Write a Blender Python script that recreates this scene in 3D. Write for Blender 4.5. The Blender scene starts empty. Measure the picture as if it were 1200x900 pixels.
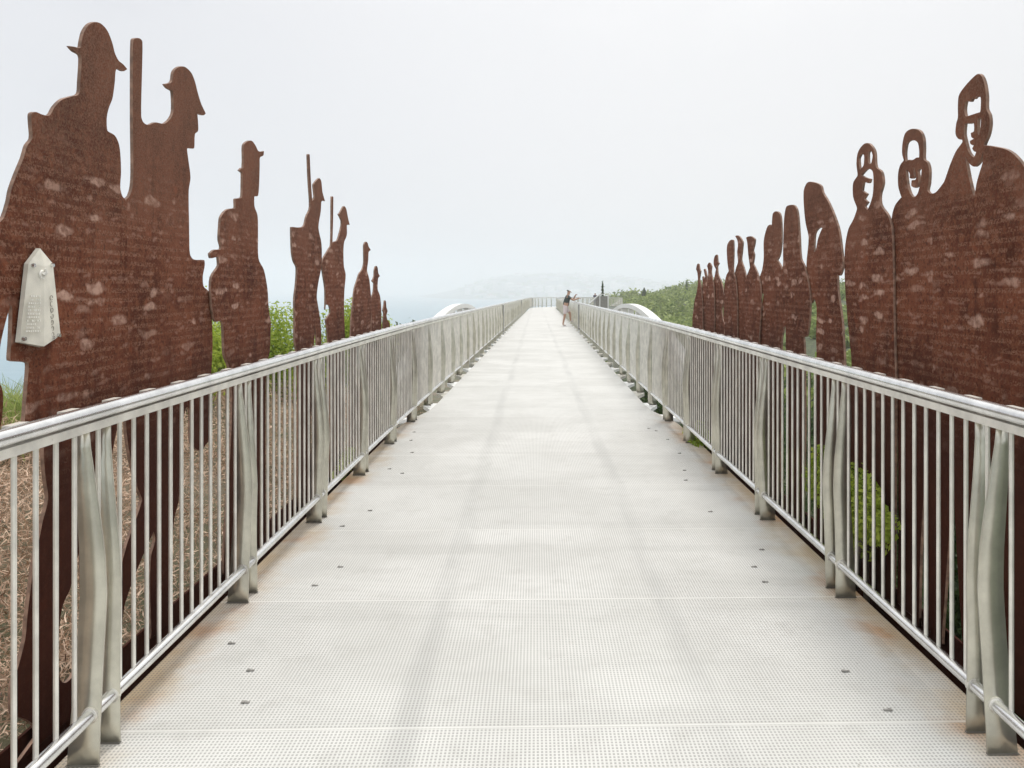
import bpy, math, random
from mathutils import Vector, Matrix, noise
R = math.radians
random.seed(7)
sc = bpy.context.scene
col = sc.collection

# ------------------------------------------------------------------ camera
F = 930.0                      # focal length in pixels of the 1200 px frame
YAW = R(1.25)
CAM = Vector((-0.043, 0.0, 1.6))
cd = bpy.data.cameras.new('camera'); cam = bpy.data.objects.new('camera', cd); col.objects.link(cam)
cd.sensor_width = 36; cd.lens = F / 1200 * 36
cd.shift_x = -(48.3) / 1200; cd.shift_y = -(112.0) / 1200
cd.clip_start = 0.05; cd.clip_end = 20000
cam.location = CAM; cam.rotation_euler = (R(90), 0, -YAW)
sc.camera = cam
c_, s_ = math.cos(YAW), math.sin(YAW)

def unx(px, py, X):
    """photo measurement -> point on the plane x = X (used to read real sizes off the photo)"""
    x = X - CAM.x
    t = (px - 648.3) / F
    y = x * (c_ - t * s_) / (t * c_ + s_)
    D = y * c_ + x * s_
    return Vector((X, y, CAM.z - (py - 338) / F * D))

# ------------------------------------------------------------------ helpers
class MB:
    def __init__(s): s.v = []; s.f = []
    def quad(s, *p):
        n = len(s.v); s.v += [tuple(q) for q in p]; s.f.append(tuple(range(n, n + len(p))))
    def box(s, x0, x1, y0, y1, z0, z1):
        n = len(s.v)
        s.v += [(x, y, z) for z in (z0, z1) for y in (y0, y1) for x in (x0, x1)]
        for q in ((0,2,3,1),(4,5,7,6),(0,1,5,4),(2,6,7,3),(0,4,6,2),(1,3,7,5)):
            s.f.append(tuple(n + i for i in q))
    def obox(s, c, ax, ay, az):
        """box about c with half-axis vectors"""
        n = len(s.v); c = Vector(c)
        s.v += [tuple(c + a * ax + b * ay + d * az) for d in (-1, 1) for b in (-1, 1) for a in (-1, 1)]
        for q in ((0,2,3,1),(4,5,7,6),(0,1,5,4),(2,6,7,3),(0,4,6,2),(1,3,7,5)):
            s.f.append(tuple(n + i for i in q))
    def tube(s, pts, r, k=8, cap=True, radii=None):
        pts = [Vector(p) for p in pts]; n0 = len(s.v); up = None
        for i, p in enumerate(pts):
            a = pts[max(i - 1, 0)]; b = pts[min(i + 1, len(pts) - 1)]
            t = (b - a).normalized()
            if up is None:
                up = Vector((0, 0, 1)) if abs(t.z) < .9 else Vector((1, 0, 0))
            u = t.cross(up).normalized(); w = u.cross(t).normalized(); up = w
            rr = radii[i] if radii else r
            for j in range(k):
                an = 2 * math.pi * j / k
                s.v.append(tuple(p + u * math.cos(an) * rr + w * math.sin(an) * rr))
        m = len(pts)
        for i in range(m - 1):
            for j in range(k):
                j2 = (j + 1) % k
                s.f.append((n0 + i*k + j, n0 + i*k + j2, n0 + (i+1)*k + j2, n0 + (i+1)*k + j))
        if cap:
            s.f.append(tuple(n0 + j for j in reversed(range(k))))
            s.f.append(tuple(n0 + (m-1)*k + j for j in range(k)))
    def build(s, name, mat, parent=None, loc=None, smooth=False):
        me = bpy.data.meshes.new(name)
        if loc is not None:
            L = Vector(loc); vs = [tuple(Vector(v) - L) for v in s.v]
        else: vs = s.v
        me.from_pydata(vs, [], s.f); me.update()
        if smooth:
            me.shade_smooth()
        me.materials.append(mat)
        o = bpy.data.objects.new(name, me); col.objects.link(o)
        if loc is not None: o.location = loc
        if parent is not None:
            o.parent = parent
            W = Vector((0, 0, 0)); q = parent
            while q is not None: W = W + q.location; q = q.parent
            o.location = (Vector(loc) if loc is not None else Vector((0, 0, 0))) - W
        return o

def tag(o, label=None, cat=None, group=None, kind=None):
    if label: o['label'] = label
    if cat: o['category'] = cat
    if group: o['group'] = group
    if kind: o['kind'] = kind
    return o

def empty(name, loc, rz=0):
    o = bpy.data.objects.new(name, None); col.objects.link(o)
    o.location = loc; o.rotation_euler = (0, 0, rz); o.empty_display_size = .2
    return o

def sstep(a, b, x):
    t = min(1, max(0, (x - a) / (b - a))); return t * t * (3 - 2 * t)

# ------------------------------------------------------------------ materials
def new_mat(name):
    m = bpy.data.materials.new(name); m.use_nodes = True
    nt = m.node_tree; b = nt.nodes['Principled BSDF']
    return m, nt, b
def N(nt, t, **kw):
    n = nt.nodes.new(t)
    for k, v in kw.items():
        if k.startswith('i_'): n.inputs[k[2:]].default_value = v
        elif k.startswith('n_'): n.inputs[int(k[2:])].default_value = v
        else: setattr(n, k, v)
    return n
def mth(nt, op, a, b=None, c=None, clamp=False):
    n = nt.nodes.new('ShaderNodeMath'); n.operation = op; n.use_clamp = clamp
    for i, x in enumerate((a, b, c)):
        if x is None: continue
        if isinstance(x, (int, float)): n.inputs[i].default_value = x
        else: nt.links.new(x, n.inputs[i])
    return n.outputs[0]
def mix(nt, fac, a, b, blend='MIX'):
    n = nt.nodes.new('ShaderNodeMix'); n.data_type = 'RGBA'; n.blend_type = blend
    for i, x in ((0, fac), (6, a), (7, b)):
        if isinstance(x, (int, float)): n.inputs[i].default_value = x
        elif isinstance(x, tuple): n.inputs[i].default_value = (*x, 1) if len(x) == 3 else x
        else: nt.links.new(x, n.inputs[i])
    return n.outputs[2]
def rng(nt, v, a, b, c=0, d=1):
    n = nt.nodes.new('ShaderNodeMapRange'); n.clamp = True; n.interpolation_type = 'SMOOTHSTEP'
    nt.links.new(v, n.inputs[0])
    for i, x in enumerate((a, b, c, d)): n.inputs[i + 1].default_value = x
    return n.outputs[0]
def coords(nt, scale=None, kind='Object'):
    tc = N(nt, 'ShaderNodeTexCoord'); o = tc.outputs[kind]
    if scale:
        mp = N(nt, 'ShaderNodeMapping'); nt.links.new(o, mp.inputs[0]); mp.inputs['Scale'].default_value = scale
        o = mp.outputs[0]
    return o
def noi(nt, vec, scale, detail=4, rough=.55, out=0):
    n = N(nt, 'ShaderNodeTexNoise'); n.inputs['Scale'].default_value = scale
    n.inputs['Detail'].default_value = detail; n.inputs['Roughness'].default_value = rough
    if vec is not None: nt.links.new(vec, n.inputs['Vector'])
    return n.outputs[out]

def plain(name, colr, rough=.6, metal=0.0, var=.12, scale=8, bump=0.0):
    m, nt, b = new_mat(name)
    v = noi(nt, coords(nt), scale, 5)
    dark = tuple(x * (1 - var) for x in colr); lite = tuple(min(1, x * (1 + var)) for x in colr)
    nt.links.new(mix(nt, rng(nt, v, .3, .7), dark, lite), b.inputs['Base Color'])
    b.inputs['Roughness'].default_value = rough; b.inputs['Metallic'].default_value = metal
    if bump:
        bp = N(nt, 'ShaderNodeBump'); bp.inputs['Strength'].default_value = bump; bp.inputs['Distance'].default_value = .01
        nt.links.new(v, bp.inputs['Height']); nt.links.new(bp.outputs[0], b.inputs['Normal'])
    return m

# weathering steel with rows of engraved names and rubbed patches
def rust_mat():
    m, nt, b = new_mat('weathering_steel')
    co = coords(nt)
    info = N(nt, 'ShaderNodeObjectInfo')
    off = N(nt, 'ShaderNodeVectorMath', operation='ADD')
    cx = N(nt, 'ShaderNodeCombineXYZ')
    nt.links.new(mth(nt, 'MULTIPLY', info.outputs['Random'], 37.0), cx.inputs[0])
    nt.links.new(mth(nt, 'MULTIPLY', info.outputs['Random'], 11.0), cx.inputs[1])
    nt.links.new(co, off.inputs[0]); nt.links.new(cx.outputs[0], off.inputs[1])
    vec = off.outputs[0]
    big = noi(nt, vec, 2.2, 6, .6); fine = noi(nt, vec, 120, 3, .7); mid = noi(nt, vec, 22, 5, .65)
    base = mix(nt, rng(nt, big, .32, .68), (.068, .0172, .0075), (.168, .051, .025))
    base = mix(nt, mth(nt, 'MULTIPLY', rng(nt, mid, .45, .68), .55), base, (.225, .080, .040))
    base = mix(nt, mth(nt, 'MULTIPLY', rng(nt, fine, .50, .66), .6), base, (.27, .135, .080))
    dk = noi(nt, vec, 60, 4, .7)
    base = mix(nt, mth(nt, 'MULTIPLY', rng(nt, dk, .52, .66), .75), base, (.026, .0075, .004))
    dk2 = noi(nt, vec, 9, 5, .7)
    base = mix(nt, mth(nt, 'MULTIPLY', rng(nt, dk2, .52, .68), .45), base, (.040, .011, .005))
    # vertical run-off streaks
    st = N(nt, 'ShaderNodeMapping'); nt.links.new(vec, st.inputs[0]); st.inputs['Scale'].default_value = (9, 9, .6)
    stk = noi(nt, st.outputs[0], 1.5, 4)
    base = mix(nt, mth(nt, 'MULTIPLY', rng(nt, stk, .52, .7), .4), base, (.055, .017, .010))
    sep = N(nt, 'ShaderNodeSeparateXYZ'); nt.links.new(co, sep.inputs[0])
    z = sep.outputs[2]; y = sep.outputs[1]
    # engraved rows
    row = mth(nt, 'MULTIPLY', z, 1 / .042)
    fr = mth(nt, 'FRACT', row)
    rid = mth(nt, 'FLOOR', row)
    inrow = mth(nt, 'MULTIPLY', rng(nt, fr, .22, .30), rng(nt, fr, .78, .70))
    cv = N(nt, 'ShaderNodeCombineXYZ')
    nt.links.new(mth(nt, 'MULTIPLY', y, 62), cv.inputs[0]); nt.links.new(mth(nt, 'MULTIPLY', z, 62), cv.inputs[1])
    nt.links.new(mth(nt, 'MULTIPLY', rid, 3.7), cv.inputs[2])
    let = rng(nt, noi(nt, cv.outputs[0], 1.6, 2, .5), .47, .53)
    cw = N(nt, 'ShaderNodeCombineXYZ')
    nt.links.new(mth(nt, 'MULTIPLY', y, 7), cw.inputs[0]); nt.links.new(mth(nt, 'MULTIPLY', rid, 5.3), cw.inputs[1])
    word = rng(nt, noi(nt, cw.outputs[0], 1.0, 1), .40, .46)
    zone = mth(nt, 'MULTIPLY', rng(nt, z, .85, 1.0), rng(nt, mth(nt, 'ADD', z, mth(nt, 'MULTIPLY', mth(nt, 'SUBTRACT', big, .5), .8)), 2.4, 2.0))
    txt = mth(nt, 'MULTIPLY', mth(nt, 'MULTIPLY', inrow, let), mth(nt, 'MULTIPLY', word, zone))
    base = mix(nt, mth(nt, 'MULTIPLY', txt, .42), base, (.31, .165, .11))
    # rubbed patches
    warp = N(nt, 'ShaderNodeVectorMath', operation='ADD')
    cv2 = N(nt, 'ShaderNodeCombineXYZ')
    nt.links.new(mth(nt, 'MULTIPLY', y, 4.6), cv2.inputs[0]); nt.links.new(mth(nt, 'MULTIPLY', z, 15.5), cv2.inputs[1])
    nt.links.new(mth(nt, 'MULTIPLY', info.outputs['Random'], 30), cv2.inputs[2])
    nn = N(nt, 'ShaderNodeTexNoise'); nn.inputs['Scale'].default_value = 9; nn.inputs['Detail'].default_value = 5; nt.links.new(vec, nn.inputs['Vector'])
    sc_ = N(nt, 'ShaderNodeVectorMath', operation='SCALE'); nt.links.new(nn.outputs['Color'], sc_.inputs[0]); sc_.inputs['Scale'].default_value = 1.1
    nt.links.new(cv2.outputs[0], warp.inputs[0]); nt.links.new(sc_.outputs[0], warp.inputs[1])
    vo = N(nt, 'ShaderNodeTexVoronoi'); vo.inputs['Scale'].default_value = 1; nt.links.new(warp.outputs[0], vo.inputs['Vector'])
    vo.inputs['Randomness'].default_value = .9
    sp = N(nt, 'ShaderNodeSeparateColor'); nt.links.new(vo.outputs['Color'], sp.inputs[0])
    spot = rng(nt, vo.outputs['Distance'], .42, .20)
    some = rng(nt, sp.outputs[0], .40, .85)
    amp = mth(nt, 'MULTIPLY', mth(nt, 'MULTIPLY', spot, some), rng(nt, z, .8, 1.1))
    amp = mth(nt, 'MULTIPLY', amp, rng(nt, z, 2.35, 2.1))
    amp = mth(nt, 'MULTIPLY', amp, rng(nt, mid, .35, .62, .25, 1))
    base = mix(nt, mth(nt, 'MULTIPLY', amp, .85), base, (.52, .335, .26))
    ora = mth(nt, 'MULTIPLY', rng(nt, noi(nt, vec, 5.5, 3), .66, .78), .5)
    base = mix(nt, ora, base, (.24, .055, .02))
    hi = rng(nt, mth(nt, 'ADD', z, mth(nt, 'MULTIPLY', mth(nt, 'SUBTRACT', big, .5), 1.2)), 1.7, 2.6)
    hi = mth(nt, 'MULTIPLY', hi, rng(nt, fine, .36, .58, .12, .62))
    base = mix(nt, hi, base, (.20, .112, .075))
    # second, finer family of worn marks
    vo2 = N(nt, 'ShaderNodeTexVoronoi'); vo2.inputs['Scale'].default_value = 2.3; nt.links.new(warp.outputs[0], vo2.inputs['Vector'])
    sp2 = N(nt, 'ShaderNodeSeparateColor'); nt.links.new(vo2.outputs['Color'], sp2.inputs[0])
    a2 = mth(nt, 'MULTIPLY', mth(nt, 'MULTIPLY', rng(nt, vo2.outputs['Distance'], .5, .1), rng(nt, sp2.outputs[1], .45, .9)), rng(nt, z, .85, 1.15))
    a2 = mth(nt, 'MULTIPLY', a2, rng(nt, z, 2.3, 2.0))
    base = mix(nt, mth(nt, 'MULTIPLY', a2, .38), base, (.42, .25, .19))
    # shade on the lower plates put into the colour: darker, redder low down
    low_shade = rng(nt, mth(nt, 'ADD', z, mth(nt, 'MULTIPLY', mth(nt, 'SUBTRACT', stk, .5), .7)), 1.55, .95)
    base = mix(nt, mth(nt, 'MULTIPLY', low_shade, .86), base, (.034, .0075, .0035))
    nt.links.new(base, b.inputs['Base Color'])
    b.inputs['Roughness'].default_value = .85; b.inputs['Metallic'].default_value = 0.0
    b.inputs['Specular IOR Level'].default_value = .12
    bp = N(nt, 'ShaderNodeBump'); bp.inputs['Strength'].default_value = .5; bp.inputs['Distance'].default_value = .004
    h = mth(nt, 'ADD', mth(nt, 'MULTIPLY', fine, .5), mth(nt, 'MULTIPLY', txt, -.8))
    nt.links.new(h, bp.inputs['Height']); nt.links.new(bp.outputs[0], b.inputs['Normal'])
    return m
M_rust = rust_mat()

def steel_mat(name, colr, rough, metal=.9, streak=.12, bump=.06, spk=.35):
    m, nt, b = new_mat(name)
    co = coords(nt)
    v = noi(nt, co, 7, 5, .6)
    mp = N(nt, 'ShaderNodeMapping'); nt.links.new(co, mp.inputs[0]); mp.inputs['Scale'].default_value = (60, 60, 1.5)
    st = noi(nt, mp.outputs[0], 2, 3)
    sp = noi(nt, co, 90, 3, .7)
    colA = mix(nt, rng(nt, v, .3, .72), tuple(x * .82 for x in colr), tuple(min(1, x * 1.1) for x in colr))
    colA = mix(nt, mth(nt, 'MULTIPLY', rng(nt, sp, .62, .75), spk), colA, (.30, .22, .13))
    nt.links.new(colA, b.inputs['Base Color'])
    b.inputs['Metallic'].default_value = metal
    r = mth(nt, 'ADD', rough - .05, mth(nt, 'MULTIPLY', st, streak))
    nt.links.new(r, b.inputs['Roughness'])
    bp = N(nt, 'ShaderNodeBump'); bp.inputs['Strength'].default_value = bump; bp.inputs['Distance'].default_value = .003
    nt.links.new(st, bp.inputs['Height']); nt.links.new(bp.outputs[0], b.inputs['Normal'])
    return m
M_rail = steel_mat('polished_steel', (.80, .80, .79), .24, .9, .04, 0, .1)
M_bar = steel_mat('satin_steel', (.86, .835, .77), .42, .62, .06, 0, .2)
M_blade = steel_mat('brushed_steel', (.63, .61, .52), .33, .78, .03, 0, .12)
M_white = plain('white_painted_steel', (.76, .76, .74), .45, 0, .06, 4)
M_fit = plain('pale_plastic', (.60, .55, .49), .5, 0, .1, 20)
M_foot = plain('dark_rubber', (.16, .15, .13), .7)
M_clip = plain('grey_clip_metal', (.30, .29, .27), .5, .3)
M_bracket = plain('pale_grating_bracket', (.50, .48, .42), .6, 0, .2, 6)

def deck_mat():
    m, nt, b = new_mat('white_grating')
    co = coords(nt)
    sep = N(nt, 'ShaderNodeSeparateXYZ'); nt.links.new(co, sep.inputs[0])
    x, y = sep.outputs[0], sep.outputs[1]
    fx = mth(nt, 'ABSOLUTE', mth(nt, 'SUBTRACT', mth(nt, 'FRACT', mth(nt, 'MULTIPLY', x, 1 / .0145)), .5))
    fy = mth(nt, 'ABSOLUTE', mth(nt, 'SUBTRACT', mth(nt, 'FRACT', mth(nt, 'MULTIPLY', y, 1 / .0175)), .5))
    hole = mth(nt, 'MULTIPLY', rng(nt, fx, .30, .20), rng(nt, fy, .34, .26))
    # panel joints
    jf = mth(nt, 'ABSOLUTE', mth(nt, 'SUBTRACT', mth(nt, 'FRACT', mth(nt, 'MULTIPLY', mth(nt, 'SUBTRACT', y, 2.90 - .5925), 1 / 1.185)), .5))
    joint = rng(nt, jf, .0062, .0045)
    seam = rng(nt, jf, .0075, .0065)
    seam = mth(nt, 'SUBTRACT', seam, joint, clamp=True)
    hole = mth(nt, 'MULTIPLY', hole, mth(nt, 'SUBTRACT', 1, joint))
    big = noi(nt, co, .9, 5, .6); med = noi(nt, co, 5, 6, .65); fin = noi(nt, co, 45, 3, .6)
    c = mix(nt, rng(nt, big, .35, .65), (.605, .60, .572), (.70, .695, .668))
    c = mix(nt, mth(nt, 'MULTIPLY', rng(nt, med, .50, .72), .38), c, (.50, .49, .46))
    c = mix(nt, mth(nt, 'MULTIPLY', rng(nt, fin, .58, .75), .18), c, (.40, .37, .32))
    # every panel a slightly different tone, with faint scuffed bands across
    pid = mth(nt, 'FLOOR', mth(nt, 'MULTIPLY', mth(nt, 'SUBTRACT', y, 2.90), 1 / 1.185))
    wn = N(nt, 'ShaderNodeTexWhiteNoise', noise_dimensions='1D'); nt.links.new(pid, wn.inputs['W'])
    c = mix(nt, mth(nt, 'MULTIPLY', wn.outputs['Value'], .20), c, (.50, .50, .475))
    mpb = N(nt, 'ShaderNodeMapping'); nt.links.new(co, mpb.inputs[0]); mpb.inputs['Scale'].default_value = (.35, 3.2, 1)
    c = mix(nt, mth(nt, 'MULTIPLY', rng(nt, noi(nt, mpb.outputs[0], 1.0, 4), .52, .68), .30), c, (.48, .475, .45))
    # dirt specks
    spk = rng(nt, noi(nt, co, 38, 2, .5), .74, .80)
    c = mix(nt, mth(nt, 'MULTIPLY', spk, .55), c, (.16, .14, .11))
    # worn wheel tracks
    mpt = N(nt, 'ShaderNodeMapping'); nt.links.new(co, mpt.inputs[0]); mpt.inputs['Scale'].default_value = (4, .5, 1)
    wob = mth(nt, 'MULTIPLY', mth(nt, 'SUBTRACT', noi(nt, co, .6, 2), .5), .14)
    xt = mth(nt, 'ADD', x, wob)
    tr = mth(nt, 'ADD', rng(nt, mth(nt, 'ABSOLUTE', mth(nt, 'SUBTRACT', xt, .60)), .09, .02),
             rng(nt, mth(nt, 'ABSOLUTE', mth(nt, 'ADD', xt, .52)), .09, .02))
    tr = mth(nt, 'MULTIPLY', tr, rng(nt, noi(nt, mpt.outputs[0], 1.2, 4), .38, .66, .25, .9))
    c = mix(nt, mth(nt, 'MULTIPLY', tr, .5), c, (.44, .44, .425))
    # rust-water stains along the edges
    ax = mth(nt, 'ABSOLUTE', x)
    sn = noi(nt, co, 2.6, 5, .6)
    edge = rng(nt, mth(nt, 'ADD', ax, mth(nt, 'MULTIPLY', mth(nt, 'SUBTRACT', sn, .5), .55)), 1.38, 1.72)
    nr = rng(nt, y, 13, 8)
    c = mix(nt, mth(nt, 'MULTIPLY', mth(nt, 'MULTIPLY', edge, nr), .75), c, (.46, .31, .14))
    e2 = mth(nt, 'MULTIPLY', rng(nt, ax, 1.36, 1.6), rng(nt, noi(nt, co, 1.7, 4), .52, .66))
    c = mix(nt, mth(nt, 'MULTIPLY', mth(nt, 'MULTIPLY', e2, nr), .6), c, (.44, .20, .06))
    c = mix(nt, mth(nt, 'MULTIPLY', hole, .50), c, (.15, .15, .135))
    c = mix(nt, mth(nt, 'MULTIPLY', joint, .35), c, (.74, .74, .71))
    c = mix(nt, mth(nt, 'MULTIPLY', seam, .5), c, (.28, .26, .22))
    nt.links.new(c, b.inputs['Base Color']); b.inputs['Roughness'].default_value = .7
    b.inputs['Specular IOR Level'].default_value = .3
    bp = N(nt, 'ShaderNodeBump'); bp.inputs['Strength'].default_value = .5; bp.inputs['Distance'].default_value = .004
    bp.invert = True
    nt.links.new(hole, bp.inputs['Height']); nt.links.new(bp.outputs[0], b.inputs['Normal'])
    return m
M_deck = deck_mat()

def leaf_mat(name, a, b_, trans=.25, rough=.55):
    m, nt, b = new_mat(name)
    g = N(nt, 'ShaderNodeNewGeometry')
    big = noi(nt, coords(nt), 1.6, 3)
    f = mth(nt, 'ADD', mth(nt, 'MULTIPLY', g.outputs['Random Per Island'], .65), mth(nt, 'MULTIPLY', rng(nt, big, .3, .7), .35))
    c = mix(nt, f, a, b_)
    nt.links.new(c, b.inputs['Base Color']); b.inputs['Roughness'].default_value = rough
    b.inputs['Specular IOR Level'].default_value = .25
    if trans:
        tl = N(nt, 'ShaderNodeBsdfTranslucent'); nt.links.new(c, tl.inputs[0])
        ms = N(nt, 'ShaderNodeMixShader'); ms.inputs[0].default_value = trans
        nt.links.new(b.outputs[0], ms.inputs[1]); nt.links.new(tl.outputs[0], ms.inputs[2])
        nt.links.new(ms.outputs[0], nt.nodes['Material Output'].inputs[0])
    return m
M_leafB = leaf_mat('fresh_green_leaves', (.16, .26, .02), (.60, .68, .12), .5)
M_leafD = leaf_mat('dark_green_leaves', (.02, .045, .012), (.10, .16, .04), .25)
M_leafH = leaf_mat('scrub_leaves', (.09, .15, .03), (.40, .47, .15), .35)
M_grass = leaf_mat('grass_blades', (.16, .23, .05), (.55, .62, .22), .45)
M_twig = leaf_mat('dry_twigs', (.28, .165, .10), (.92, .70, .53), .0, .8)
M_wood = plain('shrub_wood', (.12, .09, .065), .8)
M_bloom = plain('cream_blossom', (.7, .66, .5), .6)

def ground_mat():
    m, nt, b = new_mat('ground_cover')
    co = coords(nt)
    a = noi(nt, co, .15, 6, .6); d = noi(nt, co, 3, 6, .7)
    c = mix(nt, rng(nt, a, .4, .6), (.075, .085, .035), (.19, .145, .10))
    c = mix(nt, mth(nt, 'MULTIPLY', rng(nt, d, .4, .65), .5), c, (.10, .085, .055))
    spx = N(nt, 'ShaderNodeSeparateXYZ'); nt.links.new(co, spx.inputs[0])
    c = mix(nt, rng(nt, spx.outputs[0], 1.0, 2.0), c, mix(nt, rng(nt, d, .4, .6), (.035, .045, .018), (.075, .095, .035)))
    nt.links.new(c, b.inputs['Base Color']); b.inputs['Roughness'].default_value = .9
    bp = N(nt, 'ShaderNodeBump'); bp.inputs['Strength'].default_value = .6; bp.inputs['Distance'].default_value = .05
    nt.links.new(d, bp.inputs['Height']); nt.links.new(bp.outputs[0], b.inputs['Normal'])
    return m
M_ground = ground_mat()
M_city = plain('suburb_ground', (.16, .17, .13), .9, 0, .5, .012)
M_path = plain('pale_concrete', (.55, .54, .51), .8, 0, .1, 2)
M_earth = plain('pink_earth', (.34, .24, .19), .9, 0, .2, 2)

m, nt, b = new_mat('sea_water')
b.inputs['Base Color'].default_value = (.14, .26, .32, 1); b.inputs['Roughness'].default_value = .35
bp = N(nt, 'ShaderNodeBump'); bp.inputs['Strength'].default_value = .5; bp.inputs['Distance'].default_value = 1.5
nt.links.new(noi(nt, coords(nt), .05, 6), bp.inputs['Height']); nt.links.new(bp.outputs[0], b.inputs['Normal'])
M_sea = m

# ------------------------------------------------------------------ walkway centre line
PATH = []
_x, _y, _z, _s, DS = 0.0, -6.0, 0.0, -6.0, .25
while _s < 175:
    h = .0092 * sstep(4, 14, _s)
    if _s > 86: h += .55 * sstep(86, 104, _s) * (1 - .95 * sstep(106, 122, _s))
    PATH.append((_s, _x, _y, _z, h))
    _x += math.sin(h) * DS; _y += math.cos(h) * DS
    _z += -(.0078 * sstep(4, 14, _s) + .05 * sstep(108, 125, _s)) * DS
    _s += DS
def fr(s, lat=0.0, z=0.0):
    i = int((s + 6) / DS); i = max(0, min(len(PATH) - 2, i)); f = (s + 6) / DS - i
    a, b2 = PATH[i], PATH[i + 1]
    x, y, zz, h = (a[k] + (b2[k] - a[k]) * f for k in (1, 2, 3, 4))
    return Vector((x + math.cos(h) * lat, y - math.sin(h) * lat, zz + z))
def head(s):
    i = int((s + 6) / DS); i = max(0, min(len(PATH) - 1, i)); return PATH[i][4]

def svals(a, b):
    out = []; s = a
    while s < b - 1e-6:
        out.append(s); s += .5 if s > 3 else .5
        if s > 20: s += .5
    return out + [b]

def half(s):   # deck half width: wide beside the figures, narrower on the bridge
    return 1.65 - .20 * sstep(9.2, 10.8, s)

mb = MB(); ss = svals(-3, 170)
for a, b2 in zip(ss, ss[1:]):
    ha, hb = half(a), half(b2)
    for (z0, z1) in ((0, 0),):
        p = [fr(a, -ha), fr(a, ha), fr(b2, hb), fr(b2, -hb)]
        q = [v + Vector((0, 0, -.045)) for v in p]
        mb.quad(p[0], p[1], p[2], p[3])
        mb.quad(q[3], q[2], q[1], q[0])
        mb.quad(p[3], q[3], q[0], p[0]); mb.quad(p[1], q[1], q[2], p[2])
walk = mb.build('walkway', M_deck); tag(walk, 'white grating footbridge deck running straight towards the sea haze', None, None, 'structure')

# steel girder under the bridge beyond the figures
mb = MB()
for sd in (-1, 1):
    for a, b2 in zip(ss, ss[1:]):
        if a < 9: continue
        la, lb = sd * 1.2, sd * 1.2
        p = [fr(a, la - .1, -.05), fr(a, la + .1, -.05), fr(b2, lb + .1, -.05), fr(b2, lb - .1, -.05)]
        q = [v + Vector((0, 0, -.35)) for v in p]
        mb.quad(p[0], q[0], q[3], p[3]); mb.quad(p[1], p[2], q[2], q[1]); mb.quad(q[0], q[1], q[2], q[3])
mb.build('girder', M_white, walk)

PAIR0, BAY = 2.757, 1.38
NB_A, NB_Z = -2, 92      # bays
LATR = 1.545

# little grey fixing clips in the deck
for sd in (-1, 1):
    for k in range(-1, 11):
        base = 2.90 + 1.185 * k * .5
        for (lat, dy) in ((1.36, .09), (1.24, -.13 if k % 2 else .2)):
            lat += random.uniform(-.09, .06); dy += random.uniform(-.08, .08)
            if random.random() < .45: continue
            p = fr(base + dy, sd * lat, .003)
            m1 = MB()
            m1.obox(p, Vector((.016, 0, 0)), Vector((0, .005, 0)), Vector((0, 0, .002)))
            m1.obox(p + Vector((random.choice((-.008, .008)), .0, .002)), Vector((.006, 0, 0)), Vector((0, .007, 0)), Vector((0, 0, .002)))
            m1.build('fixing_clip', M_clip, walk)

# triangular outrigger brackets that carry the railing where the deck narrows
for sd in (-1, 1):
    for k in range(5, 52):
        s = PAIR0 + BAY * k
        m1 = MB()
        a0 = fr(s - .42, sd * (half(s) + .004), -.02); a1 = fr(s + .30, sd * (half(s) + .004), -.02)
        b0 = fr(s + .10, sd * 1.64, -.02); b1 = fr(s + .30, sd * 1.64, -.02)
        dn = Vector((0, 0, -.05)); top = [a0, b0, b1, a1]; bot = [v + dn for v in top]
        if sd < 0: m1.quad(*top[::-1]); m1.quad(*bot)
        else: m1.quad(*top); m1.quad(*bot[::-1])
        for i in range(4): m1.quad(top[i], bot[i], bot[(i+1) % 4], top[(i+1) % 4])
        m1.build('bracket', M_bracket if k % 2 else M_white, walk)

# ------------------------------------------------------------------ railings
PROF = [(-.0, 1.506, 1.610), (.12, 1.505, 1.604), (.34, 1.500, 1.590), (.565, 1.491, 1.578), (.70, 1.497, 1.578), (.84, 1.512, 1.583), (.966, 1.527, 1.586), (1.06, 1.537, 1.580), (1.135, 1.540, 1.574)]
def prof(z):
    for (a, b2) in zip(PROF, PROF[1:]):
        if z <= b2[0]:
            f = (z - a[0]) / (b2[0] - a[0]); return a[1] + (b2[1] - a[1]) * f, a[2] + (b2[2] - a[2]) * f
    return PROF[-1][1:]
def blade_mb(s, sd, ph, amp, nseg=16):
    mb = MB(); rows = []
    for i in range(nseg + 1):
        z = 1.135 * i / nseg
        i0, o0 = prof(z)
        cx0 = (i0 + o0) / 2; w = (o0 - i0) / 2
        cx0 += ph * .012 * math.sin(math.pi * z / 1.135)
        off = amp * math.sin(math.pi * (z / 1.135) ** 1.2)
        tw = amp * 3.2 * math.sin(2 * math.pi * z / 1.135)        # the gentle twist of the blade
        rows.append((z, cx0 - w, cx0 + w, off - tw * w, off + tw * w))
    n0 = 0; t = .005
    for (z, a, b2, ya, yb) in rows:
        for (lat, yy) in ((a, ya), (b2, yb)):
            mb.v.append(tuple(fr(s + yy - t, sd * lat, z))); mb.v.append(tuple(fr(s + yy + t, sd * lat, z)))
    for i in range(nseg):
        k = i * 4; j = k + 4
        mb.f += [(k, k+2, j+2, j), (k+1, j+1, j+3, k+3), (k, j, j+1, k+1), (k+2, k+3, j+3, j+2)]
    mb.f += [(0, 1, 3, 2), (nseg*4, nseg*4+2, nseg*4+3, nseg*4+1)]
    return mb

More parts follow.
